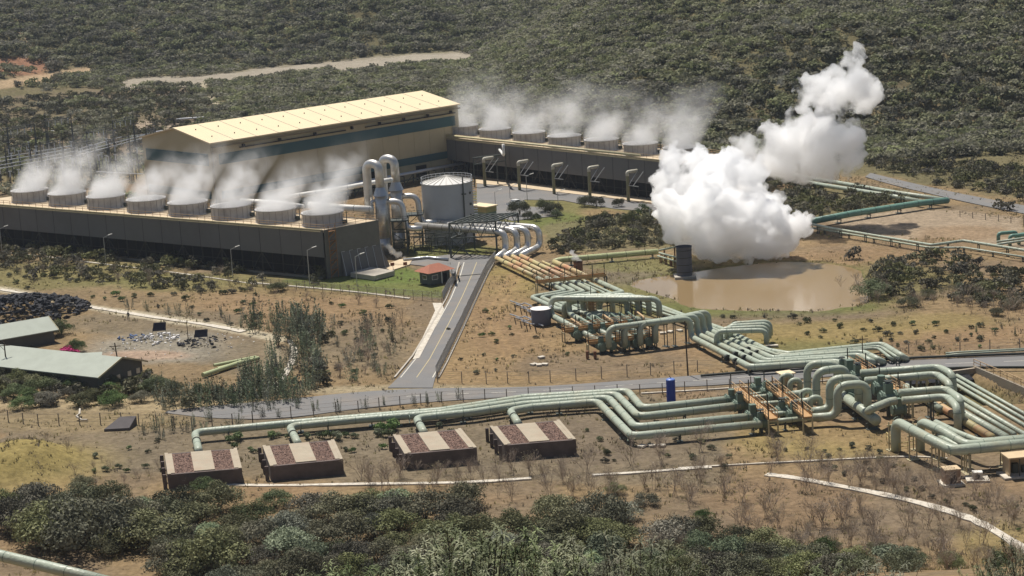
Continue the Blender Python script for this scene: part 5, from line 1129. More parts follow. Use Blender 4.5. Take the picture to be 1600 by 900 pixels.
def rockpile(label, px, py, rx, ry, h, m, n=160, s=(.3, .9), name='rubble_heap'):
    c = U(px, py); b = MB()
    for _ in range(n):
        a_ = random.uniform(0, 6.28); r = math.sqrt(random.random()); x, y = c.x + rx * r * math.cos(a_), c.y + ry * r * math.sin(a_); z = h * (1 - r * r); q = random.uniform(*s)
        vs = [Vector((random.gauss(0, 1), random.gauss(0, 1), random.gauss(0, 1))).normalized() * q * random.uniform(.6, 1.1) + Vector((x, y, z)) for _ in range(0)]
        ang = random.uniform(0, 3); b.box((x, y, z + random.uniform(-.2, .2)), (q * random.uniform(.8, 2.2), q * random.uniform(.5, 1), q * random.uniform(.3, .8)), ang)
        for k_ in range(len(b.v) - 8, len(b.v)): b.v[k_] = tuple(c_ + random.uniform(-.35, .35) * q for c_ in b.v[k_])
    o = one(name, b, m, label, 'heap'); o['kind'] = 'stuff'; return o
rockpile('black heap of rubble behind the green roofed buildings', 28, 488, 15, 14, 3.0, M_rock, 900, (.3, .9))
rockpile('scattered white and grey litter in the camp yard', 245, 530, 4.5, 5, .7, M_trash, 70, (.15, .5), 'litter_heap'); rockpile('litter and dark scrap beside the tilted dark boards', 316, 536, 5, 5, .5, M_rock, 60, (.15, .5), 'scrap_heap')
rockpile('scattered pale litter across the camp yard', 260, 541, 18, 10, .1, M_trash, 80, (.08, .28), 'litter'); rockpile('bits of blue and grey scrap left of the white litter', 207, 529, 3, 3, .6, mat('scrap_blue', (.08, .12, .22), .7), 30, (.2, .5), 'scrap_heap')
for i, (x, y, w_, h_) in enumerate(((249, 523, 2.4, 1.5), (314, 533, 2.4, 1.3))):
    g_ = U(x, y, 0); d_ = Vector((w_ / 2, .3, 0)); b = MB().hexa([g_ - d_ + Vector((0, 0, .8)), g_ + d_ + Vector((0, 0, .7)), g_ + d_ + Vector((0, .1, .7)), g_ - d_ + Vector((0, .1, .8))], [g_ - d_ + Vector((.2, .7, .8 + h_)), g_ + d_ + Vector((.1, .7, .7 + h_)), g_ + d_ + Vector((.1, .8, .7 + h_)), g_ - d_ + Vector((.2, .8, .8 + h_))])
    t = thing('tilted_board', ['dark tilted board on a frame above the white litter', 'dark tilted board on a frame at the right of the yard'][i], 'board', g_); mk('panel', b, mat('board_navy', (.02, .02, .035), .7), t); mk('stand', MB().beam(g_ - d_, g_ - d_ + Vector((0, .4, 1.2)), .08).beam(g_ + d_, g_ + d_ + Vector((0, .4, 1.2)), .08), M_steel, t)
for i, (x0, y0, x1, y1) in enumerate(((317, 586, 377, 566), (334, 571, 400, 558), (340, 576, 404, 559))):
    one('loose_pipe', MB().tube([U(x0, y0, .45), U(x1, y1, .45)], .42 if i == 0 else .3, 14, True), mat('pipe_lime', (0, 0, 0)), ['old lime green pipe lying on the ground, nearest and fattest', 'old green pipe lying on the ground, farthest', 'old green pipe lying on the ground, between the other two'][i], 'pipe', smooth=False)
for i, (x0, y0) in enumerate(((120, 656), (195, 668))):
    g_ = U(x0, y0)
    if i: one('concrete_chute', MB().hexa([g_ + Vector((-3, -1.5, -.3)), g_ + Vector((1, -1.5, -.3)), g_ + Vector((1.6, 2, -.3)), g_ + Vector((-1, 2, -.3))], [g_ + Vector((-3, -1.5, .3)), g_ + Vector((1, -1.5, .3)), g_ + Vector((1.6, 2, 1.3)), g_ + Vector((-1, 2, 1.3))]), mat('chute_dark', (.09, .08, .08), .9), 'dark sloping concrete drain mouth beside the broken fence', 'drain')
    else: one('driftwood', MB().tube([g_ + Vector((0, 3, 1)), g_ + Vector((.3, 1, .7)), g_ + Vector((0, 0, .6)), g_ + Vector((1, -1, .2)), g_ + Vector((2, -1.2, .2))], .18, 8), M_concw, 'pale crooked log lying beside the yellow mound', 'log')
pline('pipeline', 'thick pale green pipe crossing the bottom left corner', [at(-60, 853, 205), at(0, 868, 200), at(75, 886, 197), at(180, 912, 192)], .62, M_pipe, 1, None, 9)
# person
def person(px, py, label, rz=0):
    t = thing('person', label, 'person', U(px, py), None, rz)
    me = bpy.data.meshes.new('body'); bmx = bmesh.new(); J = {}
    pts = dict(p=(0, 0, .95), c=(0, 0, 1.3), n=(0, 0, 1.47), h=(0, .02, 1.62), ht=(0, .02, 1.72), ls=(-.19, 0, 1.4), le=(-.26, 0, 1.12), lw=(-.24, -.1, .88), rs=(.19, 0, 1.4), re=(.27, .03, 1.12), rw=(.26, -.08, .88), lh=(-.1, 0, .9), lk=(-.12, -.06, .5), la=(-.12, .04, .08), lt=(-.12, -.12, .04), rh=(.1, 0, .9), rk=(.11, .05, .5), ra=(.12, .16, .08), rt=(.12, .02, .04))
    rad = dict(p=.15, c=.17, n=.06, h=.10, ht=.08, ls=.07, le=.05, lw=.035, rs=.07, re=.05, rw=.035, lh=.1, lk=.07, la=.05, lt=.04, rh=.1, rk=.07, ra=.05, rt=.04)
    ks = list(pts); idx_ = {k: i for i, k in enumerate(ks)}; E = [('p', 'c'), ('c', 'n'), ('n', 'h'), ('h', 'ht'), ('c', 'ls'), ('ls', 'le'), ('le', 'lw'), ('c', 'rs'), ('rs', 're'), ('re', 'rw'), ('p', 'lh'), ('lh', 'lk'), ('lk', 'la'), ('la', 'lt'), ('p', 'rh'), ('rh', 'rk'), ('rk', 'ra'), ('ra', 'rt')]
    me.from_pydata([pts[k] for k in ks], [(idx_[a_], idx_[b_3]) for a_, b_3 in E], []); o = bpy.data.objects.new('body', me); COL.objects.link(o); o.parent = t; me.materials.append(M_cloth)
    m_ = o.modifiers.new('skin', 'SKIN'); 
    for i, k in enumerate(ks): v = me.skin_vertices[0].data[i]; v.radius = (rad[k], rad[k]); v.use_root = (k == 'p')
    s_ = o.modifiers.new('sub', 'SUBSURF'); s_.levels = 1; s_.render_levels = 1
    mk('head', MB().dome((0, .02, 1.6), .105, .14, 12, 4).cyl((0, .02, 1.48), (0, .02, 1.6), .07, .105, 12), M_skin, t, True); mk('hair', MB().dome((0, .03, 1.64), .11, .12, 12, 4), M_dark, t, True)
person(201, 500, 'distant person in dark clothes walking near the pale stone drain')
# ============================================================ air
hm = bpy.data.materials.new('haze'); hm.use_nodes = True; nt = hm.node_tree; nt.nodes.clear(); o_ = nt.nodes.new('ShaderNodeOutputMaterial'); v_ = nt.nodes.new('ShaderNodeVolumePrincipled')
v_.inputs['Color'].default_value = (.75, .86, 1, 1); v_.inputs['Density'].default_value = .000055; v_.inputs['Anisotropy'].default_value = .2; nt.links.new(v_.outputs[0], o_.inputs['Volume'])
hz_o = mk('haze', MB().box((0, 2450, 138), (10400, 5240, 290)), hm); hz_o['kind'] = 'stuff'
# ============================================================ vegetation
def lobes_cards(seed, nlobe, nleaf, leaf, flat=.75, spread=.72, lob=(.24, .42), low=.15):
    r = np.random.default_rng(seed)
    a = r.uniform(0, 2 * np.pi, nlobe); q = np.sqrt(r.uniform(0, 1, nlobe)) * spread; hz_ = low + (1 - low - .3) * r.uniform(0, 1, nlobe) ** .7 * (1.1 - q)
    c = np.stack([q * np.cos(a), q * np.sin(a), hz_ + .12], 1); R = r.uniform(lob[0], lob[1], nlobe)
    w_ = R ** 2 / (R ** 2).sum(); k = r.choice(nlobe, nleaf, p=w_)
    n = r.normal(size=(nleaf, 3)); n[:, 2] = np.where(r.random(nleaf) < .75, np.abs(n[:, 2]), n[:, 2]); n /= np.linalg.norm(n, axis=1)[:, None]
    p = c[k] + n * (R[k] * r.uniform(.62, 1.08, nleaf))[:, None] * np.array([1, 1, flat]); p[:, 2] = np.maximum(p[:, 2], .02)
    o = n + r.normal(scale=.55, size=n.shape); o /= np.linalg.norm(o, axis=1)[:, None]
    t = np.cross(o, r.normal(size=n.shape)); t /= np.linalg.norm(t, axis=1)[:, None]; b = np.cross(o, t)
    s = leaf * r.uniform(.6, 1.3, nleaf)[:, None]
    V = np.stack([p - t * s - b * s * .45, p + t * s * .2 - b * s * .6, p + t * s + b * s * .3, p - t * s * .3 + b * s * .6], 1)
    return V.reshape(-1, 3), np.arange(nleaf * 4).reshape(-1, 4)
def stems(seed, n=5, h=.6, r=.025, spread=.5):
    random.seed(seed); b = MB()
    for i in range(n):
        a = random.uniform(0, 6.28); q = spread * random.uniform(.4, 1); p = [Vector((0, 0, -.05)), Vector((q * .35 * math.cos(a), q * .35 * math.sin(a), h * .4)), Vector((q * math.cos(a + .3), q * math.sin(a + .3), h * random.uniform(.8, 1.1)))]
        b.tube(p, [r, r * .7, r * .3], 5, False)
    return b
def place(proto, loc, s, sz=None, rz=None, label=None, group=None):
    c = copy_tree(proto); c.location = loc; c.scale = (s, s, sz or s); c.rotation_euler = (0, 0, random.uniform(0, 6.28) if rz is None else rz)
    if label: c['label'] = label
    if group: c['group'] = group
    return c
def make_bush(name, seed, m, nlobe, nleaf, leaf, label, cat, bark=M_bark, **kw):
    V, Q = lobes_cards(seed, nlobe, nleaf, leaf, **kw); me = npmesh('crown', V, Q, m); t = thing(name, label, cat, (0, 0, 0))
    o = bpy.data.objects.new('crown', me); COL.objects.link(o); o.parent = t; mk('trunk', stems(seed), bark, t, True); return t
def poisson(poly_, sp, n, seed=1, warp=1.0):
    r = random.Random(seed); xs = [p[0] for p in poly_]; yy = [p[1] for p in poly_]; out = []
    for _ in range(n * 60):
        if len(out) >= n: break
        x, y = r.uniform(min(xs), max(xs)), r.uniform(min(yy), max(yy))
        if not pip(np.array([x]), np.array([y]), poly_)[0]: continue
        if any((x - a) ** 2 + ((y - b) * 1.6) ** 2 < sp * sp for a, b in out): continue
        out.append((x, y))
    return out
def GG(px, py): p = U(px, py); return Vector((p.x, p.y, T(p.x, p.y)))
def mpp(p): return (Vector(p) - Vector((0, 0, H))).length / F
PROTO = []
bushes = [make_bush('olive_bush', 100 + i, [M_leaf, M_leafd, M_leaf, M_leaf3, M_leaf2][i], 20, 4200, .034, '', 'bush') for i in range(5)]
def landmark(px, py):
    L_ = [(318, 735, 'the leftmost rock box'), (475, 720, 'the second rock box'), (690, 715, 'the third rock box'), (840, 700, 'the rightmost rock box'), (40, 720, 'the yellow mound'), (70, 885, 'the pipe crossing the corner'), (1486, 745, 'the tan cabinet'), (1400, 776, 'the pale stone path'), (1050, 735, 'the short stone path'), (1160, 445, 'the pond'), (350, 575, 'the loose lime pipes'), (110, 580, 'the long green roof'), (650, 530, 'the access road'), (300, 420, 'the front cooling tower'), (1400, 360, 'the gravel yard'), (900, 330, 'the rear cooling tower'), (620, 450, 'the lawn'), (850, 870, 'the bottom edge'), (1300, 870, 'the bottom edge right of middle'), (400, 870, 'the bottom edge left of middle'), (1200, 600, 'the trunk pipes'), (460, 620, 'the main road at the left')]
    return min(L_, key=lambda l: math.hypot(l[0] - px, (l[1] - py) * 1.5))[2]
def size_w(h): return 'large' if h > 4 else 'middling' if h > 2.5 else 'small'
COLN = ['olive green', 'dark green', 'olive green', 'grey green', 'fresh green']
F1 = [(0, 800), (90, 785), (180, 790), (270, 805), (350, 790), (420, 815), (520, 795), (600, 792), (700, 800), (740, 830), (800, 840), (880, 808), (960, 826), (985, 870), (990, 950), (0, 950), (0, 900), (230, 905), (240, 880), (120, 868), (0, 835)]
fb = [(x, y, random.uniform(34, 56)) for x, y in poisson(F1, 33, 125, 3)]
fb = [q for q in fb if not (q[0] < 250 and q[1] > 868)]
fb += [(140, 858, 84), (80, 850, 70), (235, 850, 66), (320, 900, 70), (935, 822, 54), (972, 812, 36), (730, 792, 40), (60, 795, 48), (130, 765, 26), (430, 792, 30), (320, 768, 26)]
F2 = [(1030, 850), (1090, 835), (1150, 838), (1200, 840), (1250, 850), (1265, 905), (1400, 900), (1420, 950), (1000, 950), (1000, 880)]
fb += [(x, y, random.uniform(34, 52)) for x, y in poisson(F2, 32, 34, 5)]
fb += [(1362, 464, 33), (435, 455, 20), (160, 440, 14), (1105, 560, 20)][:2]
F3 = [(0, 600), (60, 590), (150, 596), (240, 600), (300, 612), (380, 615), (250, 632), (0, 640)]
fb += [(1288, 868, 30), (1335, 884, 32), (1372, 862, 22), (1425, 884, 30), (1482, 894, 28), (1560, 890, 26), (962, 770, 20), (1008, 790, 24), (1100, 812, 18)]
fb += [(2, 592, 30), (28, 600, 26), (60, 600, 28), (98, 602, 29), (138, 604, 26), (172, 604, 20)]
fb += [(x, y, random.uniform(17, 28)) for x, y in poisson(F3, 24, 24, 8)]
fb += [(x, y, random.uniform(12, 20)) for x, y in ((1535, 455), (1535, 470), (1580, 480), (1550, 462), (1450, 465), (1500, 455), (1420, 478), (1560, 492))]
for i, (x, y, rp_) in enumerate(fb):
    p = GG(x, y); s = rp_ * mpp(p); k = 1 if (x, y) == (140, 858) else random.choice([0, 0, 1, 2, 2, 3, 1]) if rp_ > 34 else random.choice([0, 1, 4, 2])
    sz = s * random.uniform(.8, 1.1)
    place(bushes[k], p, s, sz, None, '%s %s bush near %s' % (size_w(sz), COLN[k], landmark(x, y)), 'bushes by ' + landmark(x, y)[:40])
trees = [(812, 336, 15), (852, 331, 13), (865, 336, 13), (913, 322, 11), (932, 323, 11), (967, 323, 9), (1005, 338, 13), (945, 348, 12), (825, 342, 9), (838, 345, 8), (870, 340, 9), (930, 352, 13), (985, 352, 14), (1010, 350, 11)]
for i, (x, y, rp_) in enumerate(trees):
    p = GG(x, y); s = rp_ * mpp(p) * (1.25 if i < 6 else 1.1); k = 1 if i < 6 else random.choice([4, 2, 1]); c = place(bushes[k], p, s, s * 1.5, None, ('round dark tree on the rear lawn, %s' % ['beside the pickup truck', 'behind the lamp post', 'first of the close pair', 'left of the pair by the kerb', 'right of the pair by the kerb', 'nearest the cloud'][i]) if i < 6 else 'low green garden shrub between the rear lawn and the silver pipes', 'garden trees and shrubs')
    c['category'] = 'tree' if i < 6 else 'shrub'
one_t = thing('flowering_bush', 'bright magenta flowering bush behind the long green roof', 'bush', GG(104, 553)); V, Q = lobes_cards(55, 8, 900, .08); o = bpy.data.objects.new('crown', npmesh('crown', V * np.array([2.6, 2.0, 1.7]), Q, M_bloom)); COL.objects.link(o); o.parent = one_t; mk('trunk', stems(5), M_bark, one_t, True)
for (x, y, s) in ((118, 549, 2.2), (60, 527, 3.4), (80, 525, 3.2), (45, 524, 2.6), (96, 523, 2.8)): place(bushes[4 if s < 3 else 1], GG(x, y), s, s * 1.1, None, 'leafy garden bush crowded between the two green roofed buildings', 'garden bushes of the camp')
# small round shrubs round the silencers and on the open soil
small = [make_bush('small_shrub', 200 + i, [M_leaf2, M_leaf, M_leafd][i], 9, 420, .10, '', 'shrub', low=.05) for i in range(3)]
sl_ = [(360, 690, 12), (372, 688, 14), (366, 699, 10), (392, 705, 8), (424, 684, 12), (432, 682, 9), (480, 686, 11), (500, 683, 10), (515, 685, 14), (528, 687, 14), (540, 682, 9), (555, 684, 9), (590, 681, 12), (600, 676, 17), (615, 672, 18), (607, 682, 13), (550, 706, 8), (598, 700, 9), (420, 712, 11), (399, 707, 7), (450, 684, 8), (540, 704, 7), (686, 668, 9), (705, 676, 8)]
R2 = [[(1060, 490), (1330, 500), (1560, 505), (1580, 550), (1450, 550), (1260, 530)], [(920, 640), (1140, 680), (1140, 740), (910, 720)], [(690, 430), (900, 560), (700, 590)], [(1180, 690), (1370, 690), (1460, 770), (1600, 790), (1600, 830), (1300, 740)], [(180, 690), (250, 680), (270, 740), (120, 740)], [(0, 410), (380, 450), (640, 480), (560, 600), (420, 520), (0, 450)]]
for j, pl_ in enumerate(R2): sl_ += [(x, y, random.uniform(4.5, 9)) for x, y in poisson(pl_, 13, [44, 16, 16, 26, 10, 60][j], 20 + j)]
for i, (x, y, rp_) in enumerate(sl_[:230]):
    p = GG(x, y); s = rp_ * mpp(p); k = 0 if i < 24 else random.choice([1, 2, 1, 0]); place(small[k], p, s, s * 1.2, None, ['bright green', 'olive', 'dark green'][k] + ' low round shrub near ' + landmark(x, y), 'low shrubs by ' + landmark(x, y)[:40])
# saplings
def make_sapling(seed, m):
    r = np.random.default_rng(seed); n = 520; t_ = thing('sapling', '', 'sapling'); nb = 7
    bx_ = r.uniform(-.22, .22, (nb, 2)); k = r.integers(0, nb, n); z = r.uniform(.12, 1, n); ht = r.uniform(.55, 1.0, nb)[k]
    p = np.stack([bx_[k, 0] * (1 + z * .6) + r.normal(scale=.055, size=n) * (1.2 - z), bx_[k, 1] * (1 + z * .6) + r.normal(scale=.055, size=n) * (1.2 - z), z * ht], 1)
    o = r.normal(size=(n, 3)); o /= np.linalg.norm(o, axis=1)[:, None]; t = np.cross(o, r.normal(size=(n, 3))); t /= np.linalg.norm(t, axis=1)[:, None]; b = np.cross(o, t); s = .035 * r.uniform(.6, 1.3, n)[:, None]
    V = np.stack([p - t * s, p - b * s * .4, p + t * s, p + b * s * .4], 1).reshape(-1, 3)
    ob = bpy.data.objects.new('crown', npmesh('crown', V, np.arange(n * 4).reshape(-1, 4), m)); COL.objects.link(ob); ob.parent = t_
    sb = MB()
    for i in range(nb): sb.tube([(bx_[i, 0] * .5, bx_[i, 1] * .5, -.03), (bx_[i, 0] * 1.3, bx_[i, 1] * 1.3, .7)], [.009, .004], 4, False)
    mk('stem', sb, M_bark, t_, True)['kind'] = 'stuff'; return t_
saps = [make_sapling(300 + i, M_leaf3) for i in range(3)]
S1 = [[(385, 500), (440, 500), (500, 520), (505, 610), (380, 628), (370, 600), (430, 560)], [(240, 622), (380, 618), (480, 612), (470, 628), (260, 642)], [(205, 668), (330, 655), (380, 660), (380, 676), (210, 690)], [(180, 480), (420, 500), (520, 500), (560, 560), (420, 520)], [(1380, 430), (1600, 450), (1600, 480), (1400, 465)], [(1300, 560), (1600, 500), (1600, 530), (1500, 540)], [(370, 640), (640, 628), (780, 618), (640, 640), (380, 656)], [(600, 480), (640, 500), (600, 590), (520, 600), (530, 520)], [(464, 500), (503, 508), (500, 612), (462, 606)], [(380, 575), (455, 580), (450, 614), (375, 620)]]
sp_ = []
for j, pl_ in enumerate(S1): sp_ += [(x, y, [44, 38, 24, 20, 16, 14, 20, 34, 46, 34][j] * random.uniform(.7, 1.2)) for x, y in poisson(pl_, [11, 12, 16, 14, 18, 18, 17, 16, 8, 9][j], [32, 34, 14, 24, 14, 8, 14, 12, 13, 14][j], 40 + j)]
for i, (x, y, hp_) in enumerate(sp_):
    p = GG(x, y); s = hp_ * mpp(p); place(random.choice(saps), p, s * .9, s, None, '%s blue green sapling near %s' % ('tall' if s > 4 else 'small', landmark(x, y)), 'saplings by ' + landmark(x, y)[:40])
# bare dry shrubs
def make_dry(seed, n0=7, spread=.35):
    random.seed(seed); b = MB(); leaves = []
    def br(p, d, l, r, dep):
        q = p + d * l; b.tube([p, p.lerp(q, .5) + Vector((random.gauss(0, .03), random.gauss(0, .03), 0)) * l * 3, q], [r, r * .8, r * .6], 3, False)
        if dep == 0: leaves.append(q); return
        for _ in range(3 if dep > 1 else 3):
            e = (d + Vector((random.gauss(0, .38), random.gauss(0, .38), random.gauss(.08, .2)))).normalized(); br(p.lerp(q, random.uniform(.45, 1)), e, l * random.uniform(.6, .8), r * .62, dep - 1)
    for i in range(n0):
        a = random.uniform(0, 6.28); d = Vector((math.cos(a) * spread * random.random() * 1.6, math.sin(a) * spread * random.random() * 1.6, 1)).normalized(); br(Vector((random.gauss(0, .05), random.gauss(0, .05), -.02)), d, random.uniform(.28, .42), .0065, 3)
    t = thing('bare_shrub', '', 'bare shrub'); mk('branch', b, M_twig, t, True)['kind'] = 'stuff'
    r = np.random.default_rng(seed); L_ = np.array([tuple(v) for v in leaves]); n = len(L_); o = r.normal(size=(n, 3)) * .010; o2 = r.normal(size=(n, 3)) * .010
    V = np.stack([L_, L_ + o, L_ + o + o2, L_ + o2], 1).reshape(-1, 3); ob = bpy.data.objects.new('leaf', npmesh('leaf', V, np.arange(n * 4).reshape(-1, 4), M_tuftl)); COL.objects.link(ob); ob.parent = t; ob['kind'] = 'stuff'
    return t
M_tuftl = leaf_mat('dry_leaf', (.2, .17, .11), (.32, .26, .18))
dry = [make_dry(400 + i, 5 + i) for i in range(4)]
D1 = [[(1060, 690), (1180, 690), (1240, 740), (1420, 775), (1500, 810), (1600, 880), (1600, 930), (1440, 920), (1300, 880), (1150, 830), (1000, 790), (960, 740)], [(1180, 700), (1330, 730), (1590, 790), (1600, 830), (1480, 790), (1240, 740)], [(560, 745), (960, 735), (980, 790), (560, 770)], [(560, 520), (640, 500), (600, 590), (520, 590)], [(120, 420), (330, 430), (600, 480), (480, 470), (0, 430)], [(1300, 440), (1600, 470), (1600, 500), (1370, 480)], [(100, 735), (260, 730), (300, 765), (60, 760)], [(980, 830), (1330, 860), (1600, 900), (1600, 940), (1000, 920)], [(640, 728), (740, 735), (740, 745), (640, 742)], [(40, 690), (250, 700), (200, 730), (40, 730)], [(1150, 800), (1450, 860), (1300, 880), (1150, 850)]]
dl = []
for j, pl_ in enumerate(D1): dl += [(x, y, [58, 52, 46, 34, 24, 30, 30, 50, 26, 20, 40][j] * random.uniform(.6, 1.25)) for x, y in poisson(pl_, [15, 13, 15, 14, 14, 13, 18, 20, 14, 18, 22][j], [70, 32, 36, 20, 26, 30, 10, 22, 8, 8, 14][j], 60 + j)]
for i, (x, y, hp_) in enumerate(dl[:298]):
    p = GG(x, y); s = hp_ * mpp(p); place(random.choice(dry), p, s * .95, s, None, '%s bare grey brown shrub near %s' % ('tall' if s > 4.5 else 'middling' if s > 3 else 'small', landmark(x, y)), 'bare shrubs by ' + landmark(x, y)[:40])
# near plants with long pale leaves at the bottom edge
def make_spiky(seed):
    r = np.random.default_rng(seed); Vs = []; n = 0; random.seed(seed); sb = MB()
    for i in range(60):
        a = r.uniform(0, 6.28); q = r.uniform(.1, 1.6); tip = np.array([q * math.cos(a), q * math.sin(a), 2.1 + r.uniform(-1.2, .5) - .3 * q]); sb.tube([(tip[0] * .2, tip[1] * .2, 0), (tip[0] * .8, tip[1] * .8, tip[2] * .6), tuple(tip)], [.018, .012, .006], 4, False)
        for k in range(30):
            az = r.uniform(0, 6.28); el = r.uniform(-.5, 1.0); d = np.array([math.cos(az) * math.cos(el), math.sin(az) * math.cos(el), math.sin(el)]); l = r.uniform(.12, .24); p = tip * (1 - r.uniform(0, 1) ** 2 * .35) ; sd_ = np.cross(d, [0, 0, 1.]); sd_ /= np.linalg.norm(sd_) + 1e-6; w2 = .017
            m_ = p + d * l * .5 + np.array([0, 0, .02]); e = p + d * l - np.array([0, 0, .05])
            Vs.append([p - sd_ * w2 * .4, p + sd_ * w2 * .4, m_ + sd_ * w2, m_ - sd_ * w2]); Vs.append([m_ - sd_ * w2, m_ + sd_ * w2, e + sd_ * .003, e - sd_ * .003])
    V = np.array(Vs).reshape(-1, 3); t = thing('spear_leaf_shrub', '', 'shrub'); ob = bpy.data.objects.new('leaf', npmesh('leaf', V, np.arange(len(V)).reshape(-1, 4), M_leafy)); COL.objects.link(ob); ob.parent = t; ob['kind'] = 'stuff'
    mk('stem', sb, M_bark, t, True)['kind'] = 'stuff'; return t
spk = [make_spiky(500 + i) for i in range(3)]
for i, (x, yt, D) in enumerate(((540, 900, 50), (640, 868, 51), (712, 842, 52), (752, 836, 54), (826, 850, 56), (900, 858, 56), (986, 852, 53), (1022, 880, 50), (1066, 890, 52), (1290, 896, 54), (1345, 880, 50), (1594, 866, 52), (1548, 892, 52), (470, 902, 52), (1622, 850, 50), (850, 890, 46), (1210, 905, 52), (660, 890, 46), (930, 900, 46))):
    tip = at(x, yt, D); s = random.uniform(.85, 1.1); g_z = T(tip.x, tip.y); s = min(1.9, max(.7, (tip.z - g_z) / 2.3)); place(random.choice(spk), (tip.x, tip.y, g_z), s * random.uniform(.7, 1.1), s, None, 'near shrub with long silvery spear leaves at the bottom edge, ' + ('right of centre' if x > 1000 else 'left of centre' if x < 620 else 'in the middle'), 'spear leaved shrubs in the foreground')
for pr in bushes + small + saps + dry + spk:      # the first of each kind is used too
    for ch in list(pr.children): bpy.data.objects.remove(ch)
    bpy.data.objects.remove(pr)
# ---- scrub far off: one mass
def masses(name, n, xr, yr, maskf, tmpl, smin, smax, mt, label, cat, seed, zs=1.0):
    r = np.random.default_rng(seed); X = r.uniform(*xr, n); Y = r.uniform(*yr, n); Z = terrain(X, Y); px, py = Pj(X, Y, Z)
    mg = 420 if name == 'hill_scrub' else 90; ok = (px > -mg) & (px < 1600 + mg) & (py > -90) & (py < 960) & (Y > 200); S = smin + (smax - smin) * r.random(n) ** 1.5; S = np.where((Y > 960) & (X < 120), S * 1.3, S); ok &= r.random(n) < maskf(X, Y, px, py)
    X, Y, Z, S = X[ok], Y[ok], Z[ok], S[ok]; n = len(X); out = []; tn = []
    A = r.uniform(0, 6.28, n); K = r.integers(0, len(tmpl), n); tint = np.clip(r.normal(.55, .2, n) + (fbm(X, Y, 30, 3, 55) - .5) * .6 + (fbm(X, Y, 110, 2, 58) - .5) * .8 - .22 * (Y > 960), 0, 1)
    for k, (V, Q_) in enumerate(tmpl):
        m_ = K == k; c, s_ = np.cos(A[m_])[:, None], np.sin(A[m_])[:, None]; sx = S[m_][:, None]
        out.append(np.stack([X[m_][:, None] + (V[:, 0] * c - V[:, 1] * s_) * sx, Y[m_][:, None] + (V[:, 0] * s_ + V[:, 1] * c) * sx, Z[m_][:, None] - .1 + V[:, 2] * sx * zs], -1).reshape(-1, 3)); tn.append(np.repeat(tint[m_], len(V)))
    V = np.concatenate(out); tn = np.concatenate(tn); me = npmesh(name, V, np.arange(len(V)).reshape(-1, 4), mt, {'tint': tn}); o = bpy.data.objects.new(name, me); COL.objects.link(o)
    props(o, label, cat, None, 'stuff'); return n
def strip_d(pts, px, py):
    dm = np.full(px.shape, 1e9)
    for (x0, y0), (x1, y1) in zip(pts, pts[1:]):
        t = np.clip(((px - x0) * (x1 - x0) + (py - y0) * (y1 - y0)) / ((x1 - x0) ** 2 + (y1 - y0) ** 2), 0, 1); dm = np.minimum(dm, np.hypot(px - x0 - t * (x1 - x0), (py - y0 - t * (y1 - y0)) * 1.3))
    return dm
CLR = [(([(-10, 134), (60, 122), (135, 111)]), 9), ([(200, 131), (240, 128), (300, 128), (350, 123), (430, 112), (500, 106), (560, 101), (650, 93), (735, 91)], 10), ([(318, 133), (322, 150), (340, 163)], 6), ([(20, 35), (40, 60), (48, 75), (35, 92), (60, 108)], 4), ([(0, 100), (60, 108)], 13), ([(180, 212), (240, 195), (290, 200)], 10), ([(540, 105), (640, 93), (720, 90)], 15), ([(1352, 272), (1400, 284), (1470, 300), (1540, 315), (1650, 336)], 10)]
HALLP = [(215, 330), (215, 205), (275, 190), (662, 135), (722, 160), (735, 210), (1060, 240), (1060, 330), (740, 340), (600, 400), (0, 400), (0, 310)]
def hillmask(X, Y, px, py):
    d = np.zeros(X.shape)
    z = terrain(X, Y); d = np.where(z > 1.5, 1.0, d); d = np.where((Y > 620) & (X < 20), .55 + .45 * (fbm(X, Y, 25, 3, 14) > .5), d)
    d = np.where((px > 1060) & (py < 268 + (px - 1100) * .088), 1.0, d)
    d = np.where((Y > 585) & (px > 700), 1.0, d)
    d = np.where((Y > 545) & (X < -50) & (py < 200), .5, d)
    d = np.where(pip(px, py, [(-90, 135), (300, 140), (330, 200), (230, 262), (-90, 262)]), d * (.05 + .4 * (fbm(X, Y, 18, 3, 71) > .58)), d)
    for pts, w_ in CLR: d = np.where(strip_d(pts, px, py) < w_, 0, d)
    d = np.where((X < -100) & (X > -200) & (Y > 500) & (Y < 620) & (py > 205), .12, d)
    d = np.where(pip(px, py, HALLP) & (Y < 600), 0, d)
    hx = (X - a_h.x) * ex.x + (Y - a_h.y) * ex.y; hy = (X - a_h.x) * wy.x + (Y - a_h.y) * wy.y
    d = np.where((hx > -8) & (hx < LX + 12) & (hy > -8) & (hy < WX + 10), 0, d)
    rx = (X - A2_.x) * d2.x + (Y - A2_.y) * d2.y; ry = (X - A2_.x) * w2.x + (Y - A2_.y) * w2.y
    d = np.where((rx > -8) & (rx < 112) & (ry > -8) & (ry < 22), 0, d)
    return d
a_h = a_hall
far_t = [lobes_cards(600 + i, 6, 84, .14, spread=.6, lob=(.35, .5), low=.1) for i in range(5)]
n_ = masses('hill_scrub', 112000, (-430, 430), (545, 1260), hillmask, far_t, 1.7, 5.2, M_scrub, 'dense grey green scrub covering the hillsides behind the plant', 'scrub', 1, .8)
print('scrub', n_)
mid_t = [lobes_cards(620 + i, 7, 130, .13, spread=.65, lob=(.3, .45), low=.1) for i in range(5)]
